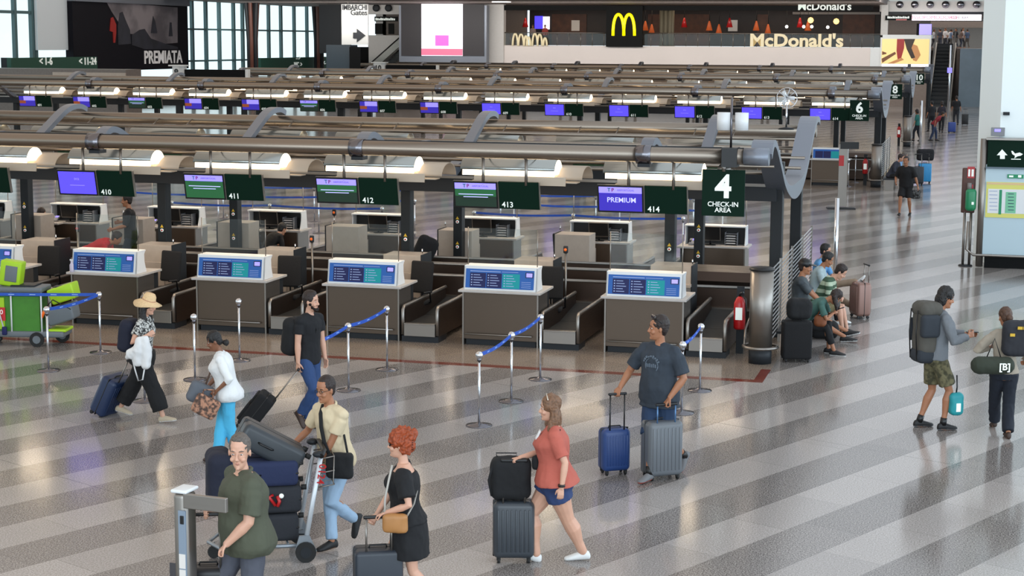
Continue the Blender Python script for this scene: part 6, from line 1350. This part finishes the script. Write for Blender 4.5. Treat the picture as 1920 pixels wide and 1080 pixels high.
# crowd on the upper level at the escalator head
crowd = ['#b9b4b8', '#3a3b45', '#8f6a70', '#d0cccb', '#2b2d35', '#6a7d99', '#c7c2c0', '#4a4048', '#23252c', '#a39a9c', '#705c54', '#3d4d66']
for i, c in enumerate(crowd):
    x = onY(1752+5.2*i, 70, 159).x+(.2 if i % 2 else -.1); yy = 159.3+(i*37 % 5)*.9
    walker('%s tiny person from the left in the crowd at the escalator head' % ORD[i], x, yy, (i*77) % 360, 1.62+.04*(i % 5), 'm' if i % 2 else 'f', ('dark' if i % 3 else 'brown', 'short'), c, ['#23252c', '#3a3f4d', '#55504c'][i % 3], z=4.62, bvox=.035, vox=.03, shoes=None)
for i, (x, lab) in enumerate(((999, 'left'), (1022, 'right'))):
    p = onY(x, 60, FARY+2.5); walker('tiny %s diner behind the restaurant rail under the menu screens' % lab, p.x, FARY+2.5, -80, 1.7, 'm', ('dark', 'short'), ['#7c6a66', '#8f3a34'][i], '#23252c', z=4.65, bvox=.035, vox=.03, shoes=None)
# -- 13 check-in staff behind area 4
sitter('seated staff woman with dark hair at the rear desk left of sign 410', -20.05, 33.72, 25, 1.66, 'f', hair=('dark', 'bun', -.02), skin='fair', vox=.014, lean=4, curve=10, wear=[('legs', dict(mat=PANTB)), ('top', dict(mat=cloth('patterned_blouse', '#8b8790', col2='#2c2c34', scale=20), sleeve=.5))], shoes=dict(mat=BSH))
put(chair0, (-20.13, 33.70, 0), R(115), 'black office chair under the seated staff woman', 'office chairs of the rear row')
walker('standing staff man in black partly hidden behind sign 410', -16.95, 32.25, 200, 1.78, 'm', ('dark', 'short'), '#121216', '#1c2230', vox=.014, bvox=.01, handL=(.32, .3, 1.12), handR=(.25, -.35, 1.2), arm=1.1)
walker('person in bright red top bending down behind desk 410', -16.60, 29.75, 10, 1.68, 'm', ('dark', 'short'), '#c01519', '#22252e', vox=.014, lean=52, curve=25, handL=(.5, .2, .5), handR=(.5, -.2, .5))
sitter('hunched staff person in black at the rear desk right of sign 410', -14.6, 33.7, 60, 1.68, 'm', hair=('black', 'short'), skin='light', vox=.014, lean=25, curve=35, wear=[('legs', dict(mat=PANTB)), ('top', dict(mat=BLS, sleeve=.9))], shoes=dict(mat=BSH))
put(chair0, (-14.6, 33.62, 0), R(150), 'black office chair under the hunched staff person', 'office chairs of the rear row')
softbag('black_bag', 'black bag leaning on the collector belt below and left of sign 413', (-10.35, 31.75, 1.0), 20, (.42, .3, .46), FABRICB, 'bag', Matrix.Rotation(R(25), 4, 'Y'))
# ================================================================ STANCHIONS AND BELTS
def make_stanchion(h=.99):
    t = thing('stanchion', 'x', 'stanchion'); m = MB(); m.lathe([(.175, 0), (.172, .012), (.05, .03), (.03, .045)], CHROME_D, 28); m.build('base', t)
    m = MB(); m.cyl((0, 0), .0165, .03, h-.09, CHROME, 12); m.build('pole', t)
    m = MB(); m.ball((0, 0, h-.05), .052, CHROME, 16); m.cyl((0, 0), .028, h-.13, h-.09, CHROME_D, 12); m.build('ball_head', t); return t
st0 = make_stanchion()
ROW = {-13.52: (22.99, 24.6), -11.1: (21.4, 23.0, 24.6), -8.64: (21.3, 22.9, 24.57), -6.2: (21.25, 22.86, 24.5), -3.78: (22.8, 24.37)}
rl = {-13.52: 'in front of the cleaning cart', -11.1: 'near the woman in the straw hat', -8.64: 'beside the bearded man', -6.2: 'left of the royal blue suitcase', -3.78: 'behind the man in dark grey T-shirt'}
ol = {3: ['nearest', 'middle', 'furthest'], 2: ['nearer', 'further']}
for x, ys in ROW.items():
    for i, y in enumerate(ys): put(st0, (x, y, 0), 0, '%s chrome stanchion of the line %s' % (ol[len(ys)][i], rl[x]), 'chrome stanchions in front of area 4')
def belt(a, b, label, group, z=.94, m_=BLUEB, marks=True):
    a = Vector((*a, z)); b = Vector((*b, z)); d = b-a; L_ = d.length; ang = math.atan2(d.y, d.x); m = MB(); n = 8
    for i in range(n):
        u0, u1 = i/n, (i+1)/n; z0 = -.035*math.sin(math.pi*u0); z1 = -.035*math.sin(math.pi*u1)
        vs = [(L_*u, s_*.0015, zz+hh) for u, zz in ((u0, z0), (u1, z1)) for s_ in (-1, 1) for hh in (-.025, .025)]; m.add(vs, [(0, 1, 5, 4), (2, 6, 7, 3), (1, 3, 7, 5), (0, 4, 6, 2)], m_)
    o = m.build('belt', None, tuple(a), ang); tag(o, label, 'belt', group)
    if marks:
        m = MB(); k = max(2, int(L_/.35))
        for i in range(1, k): x = L_*i/k; zz = -.035*math.sin(math.pi*i/k); m.box(x-.05, x+.05, -.003, .003, zz-.007, zz+.007, mat('belt_mark', '#8fb0e6', .6))
        m.build('white_print', o)
for x in (-8.64, -6.2, -3.78):
    ys = ROW[x]
    for i in range(len(ys)-1): belt((x, ys[i]+.05), (x, ys[i+1]-.05), 'blue printed belt, %s, of the line %s' % (['nearer span', 'further span'][i] if len(ys) > 2 else 'only span', rl[x]), 'blue belts in front of area 4')
belt((-13.52, 23.04), (-13.52, 24.55), 'blue belt between the two stanchions in front of the cleaning cart', 'blue belts in front of area 4'); belt((-17.8, 24.0), (-13.57, 24.6), 'blue belt running left across the cleaning cart', 'blue belts in front of area 4')
for j, (y, xs) in enumerate(((39.3, (-19.5, -16.9, -14.0, -11.6, -9.2, -6.6)), (41.7, (-22, -19.4, -16.6, -13.9, -11.3, -8.6, -6.0)), (44.5, (-20.5, -17.8, -15.0, -12.4, -9.8, -7.2)))):
    for i, x in enumerate(xs):
        put(st0, (x, y+.1*(i % 3), 0), 0, '%s stanchion from the left, %s queue row behind area 4' % (ORD[i], ['nearest', 'middle', 'furthest'][j]), 'chrome stanchions behind area 4')
        if i and i != 3+j % 2: belt((xs[i-1]+.05, y+.1*((i-1) % 3)), (x-.05, y+.1*(i % 3)), 'dark blue belt ending at the %s stanchion of the %s queue row' % (ORD[i], ['nearest', 'middle', 'furthest'][j]), 'blue belts behind area 4', marks=False)
for i, (x, y) in enumerate(((G(1590, 350).x, G(1590, 350).y), (G(1603, 342).x, G(1603, 342).y))): put(st0, (x, y, 0), 0, '%s chrome stanchion by the second check-in area' % ['nearer', 'further'][i], 'chrome stanchions by area 6')
# orange-labelled indicator posts between the rows
for i, (px_, py_, yy) in enumerate(((146, 430, 29.2), (585, 450, 29.2), (1061, 470, 29.2), (627, 400, 33.6))):
    p = onY(px_, py_, yy); t = thing('signal_post', 'thin steel post with small warning lamp, %s' % ['left one behind desk 410', 'behind the desk of sign 411', 'behind the desk of sign 413', 'far one left of sign 412'][i], 'post', (p.x, yy, 0), 0, 'thin signal posts behind the front desks')
    m = MB(); m.cyl((0, 0), .022, 0, p.z, STEEL, 8); m.build('pole', t); m = MB(); m.rbox((0, -.01, p.z+.02), (.085, .05, .13), .02, DARKG); m.ball((0, -.035, p.z+.02), .028, ORANGE if i else RED, 8); m.build('lamp_box', t)
# ================================================================ CLEANING CART
LIME = mat('lime_plastic', '#a5cf1e', .45); GRP = mat('cart_grey', '#666d72', .5); GRN = mat('cart_green', '#3f7f22', .5, var=.1)
cx, cy = -15.15, 24.95; t = thing('cleaning_cart', 'grey and lime green cleaning cart with buckets behind the blue belts', 'cart', (cx, cy, 0), R(12))
m = MB(); m.rbox((.1, 0, .20), (1.35, .50, .10), .03, GRP); m.rbox((.66, 0, .26), (.30, .42, .05), .02, LIME); m.build('base', t)
m = MB(); m.box(-.55, .38, -.20, .20, .25, .82, GRN); m.box(-.56, -.20, -.22, -.2, .28, .8, LIME); m.build('waste_bag', t)
m = MB()
for x in (-.56, -.08, .42):
    for y in (-.23, .23): m.cyl((x, y), .014, .22, .90, WHITE, 8)
m.build('frame_rods', t)
m = MB(); m.rbox((-.08, 0, .93), (1.05, .52, .09), .03, GRP); m.box(-.1, .30, -.18, .18, .97, 1.0, DARKG); m.build('top_tray', t)
m = MB(); M = T(-.12, 0, 1.18) @ Matrix.Rotation(R(-8), 4, 'Y'); m.rbox((-.12, 0, 1.18), (.34, .24, .42), .03, LIME, Matrix.Rotation(R(8), 4, 'Y'), taper=-.05); m.rbox((-.10, -.125, 1.18), (.20, .02, .26), .01, GRP, Matrix.Rotation(R(8), 4, 'Y')); m.build('upper_bin', t)
m = MB()
Mb = Matrix.Rotation(R(-18), 4, 'Y'); m.rbox((.74, 0, .86), (.40, .34, .26), .03, LIME, Mb, taper=-.12); m.box(.58, .9, -.12, .12, .965, .975, DARKG); m.build('lime_bucket', t)
m = MB(); m.rbox((.70, 0, .52), (.44, .38, .28), .04, GRP, Mb, taper=-.15); m.tube([(.5, -.2, .66), (.62, -.24, .78), (.9, -.2, .62)], .01, DARKG, 5); m.build('grey_bucket', t)
m = MB(); m.tube([(.42, -.22, .48), (.50, -.23, .66)], .022, ORANGE, 6); m.build('scraper', t)
m = MB(); m.box(-.36, -.18, -.235, -.225, .42, .64, mat('logo_panel_red', '#c4282c', .5)); m.text('20', .11, SIGNW, T(-.27, -.237, .56) @ VM, .002); m.build('red_plate', t)
for x, y, r in ((-.45, -.2, .05), (-.45, .2, .05), (.34, -.26, .12), (.62, .2, .12)):
    m = MB(); m.tube([(x, y-.02, r), (x, y+.02, r)], r, RUBBER, 18); m.tube([(x, y-.024, r), (x, y+.024, r)], r*.55, GRP, 12); m.build('wheel', t)
m = MB(); m.tube([(-.50, -.27, .98+.45), (-.20, -.27, .30)], .012, WHITE, 8); m.rbox((-.19, -.27, .26), (.08, .05, .14), .02, PNAVY); t2 = m.build('mop_handle', None, (cx, cy, 0), R(12)); tag(t2, 'white mop stick with blue end leaning on the cleaning cart', 'mop')
m = MB(); m.lathe([(.035, 0), (.037, .01), (.036, .13), (.016, .16), (.015, .20)], mat('spray_bottle', '#b9b4c8', .4), 12); m.box(-.03, .02, -.01, .01, .2, .225, WHITE); tag(m.build('spray_bottle', None, (XC0-PIT*4-.60, 26.98, .93)), 'pale spray bottle on the left end of desk 410', 'bottle')
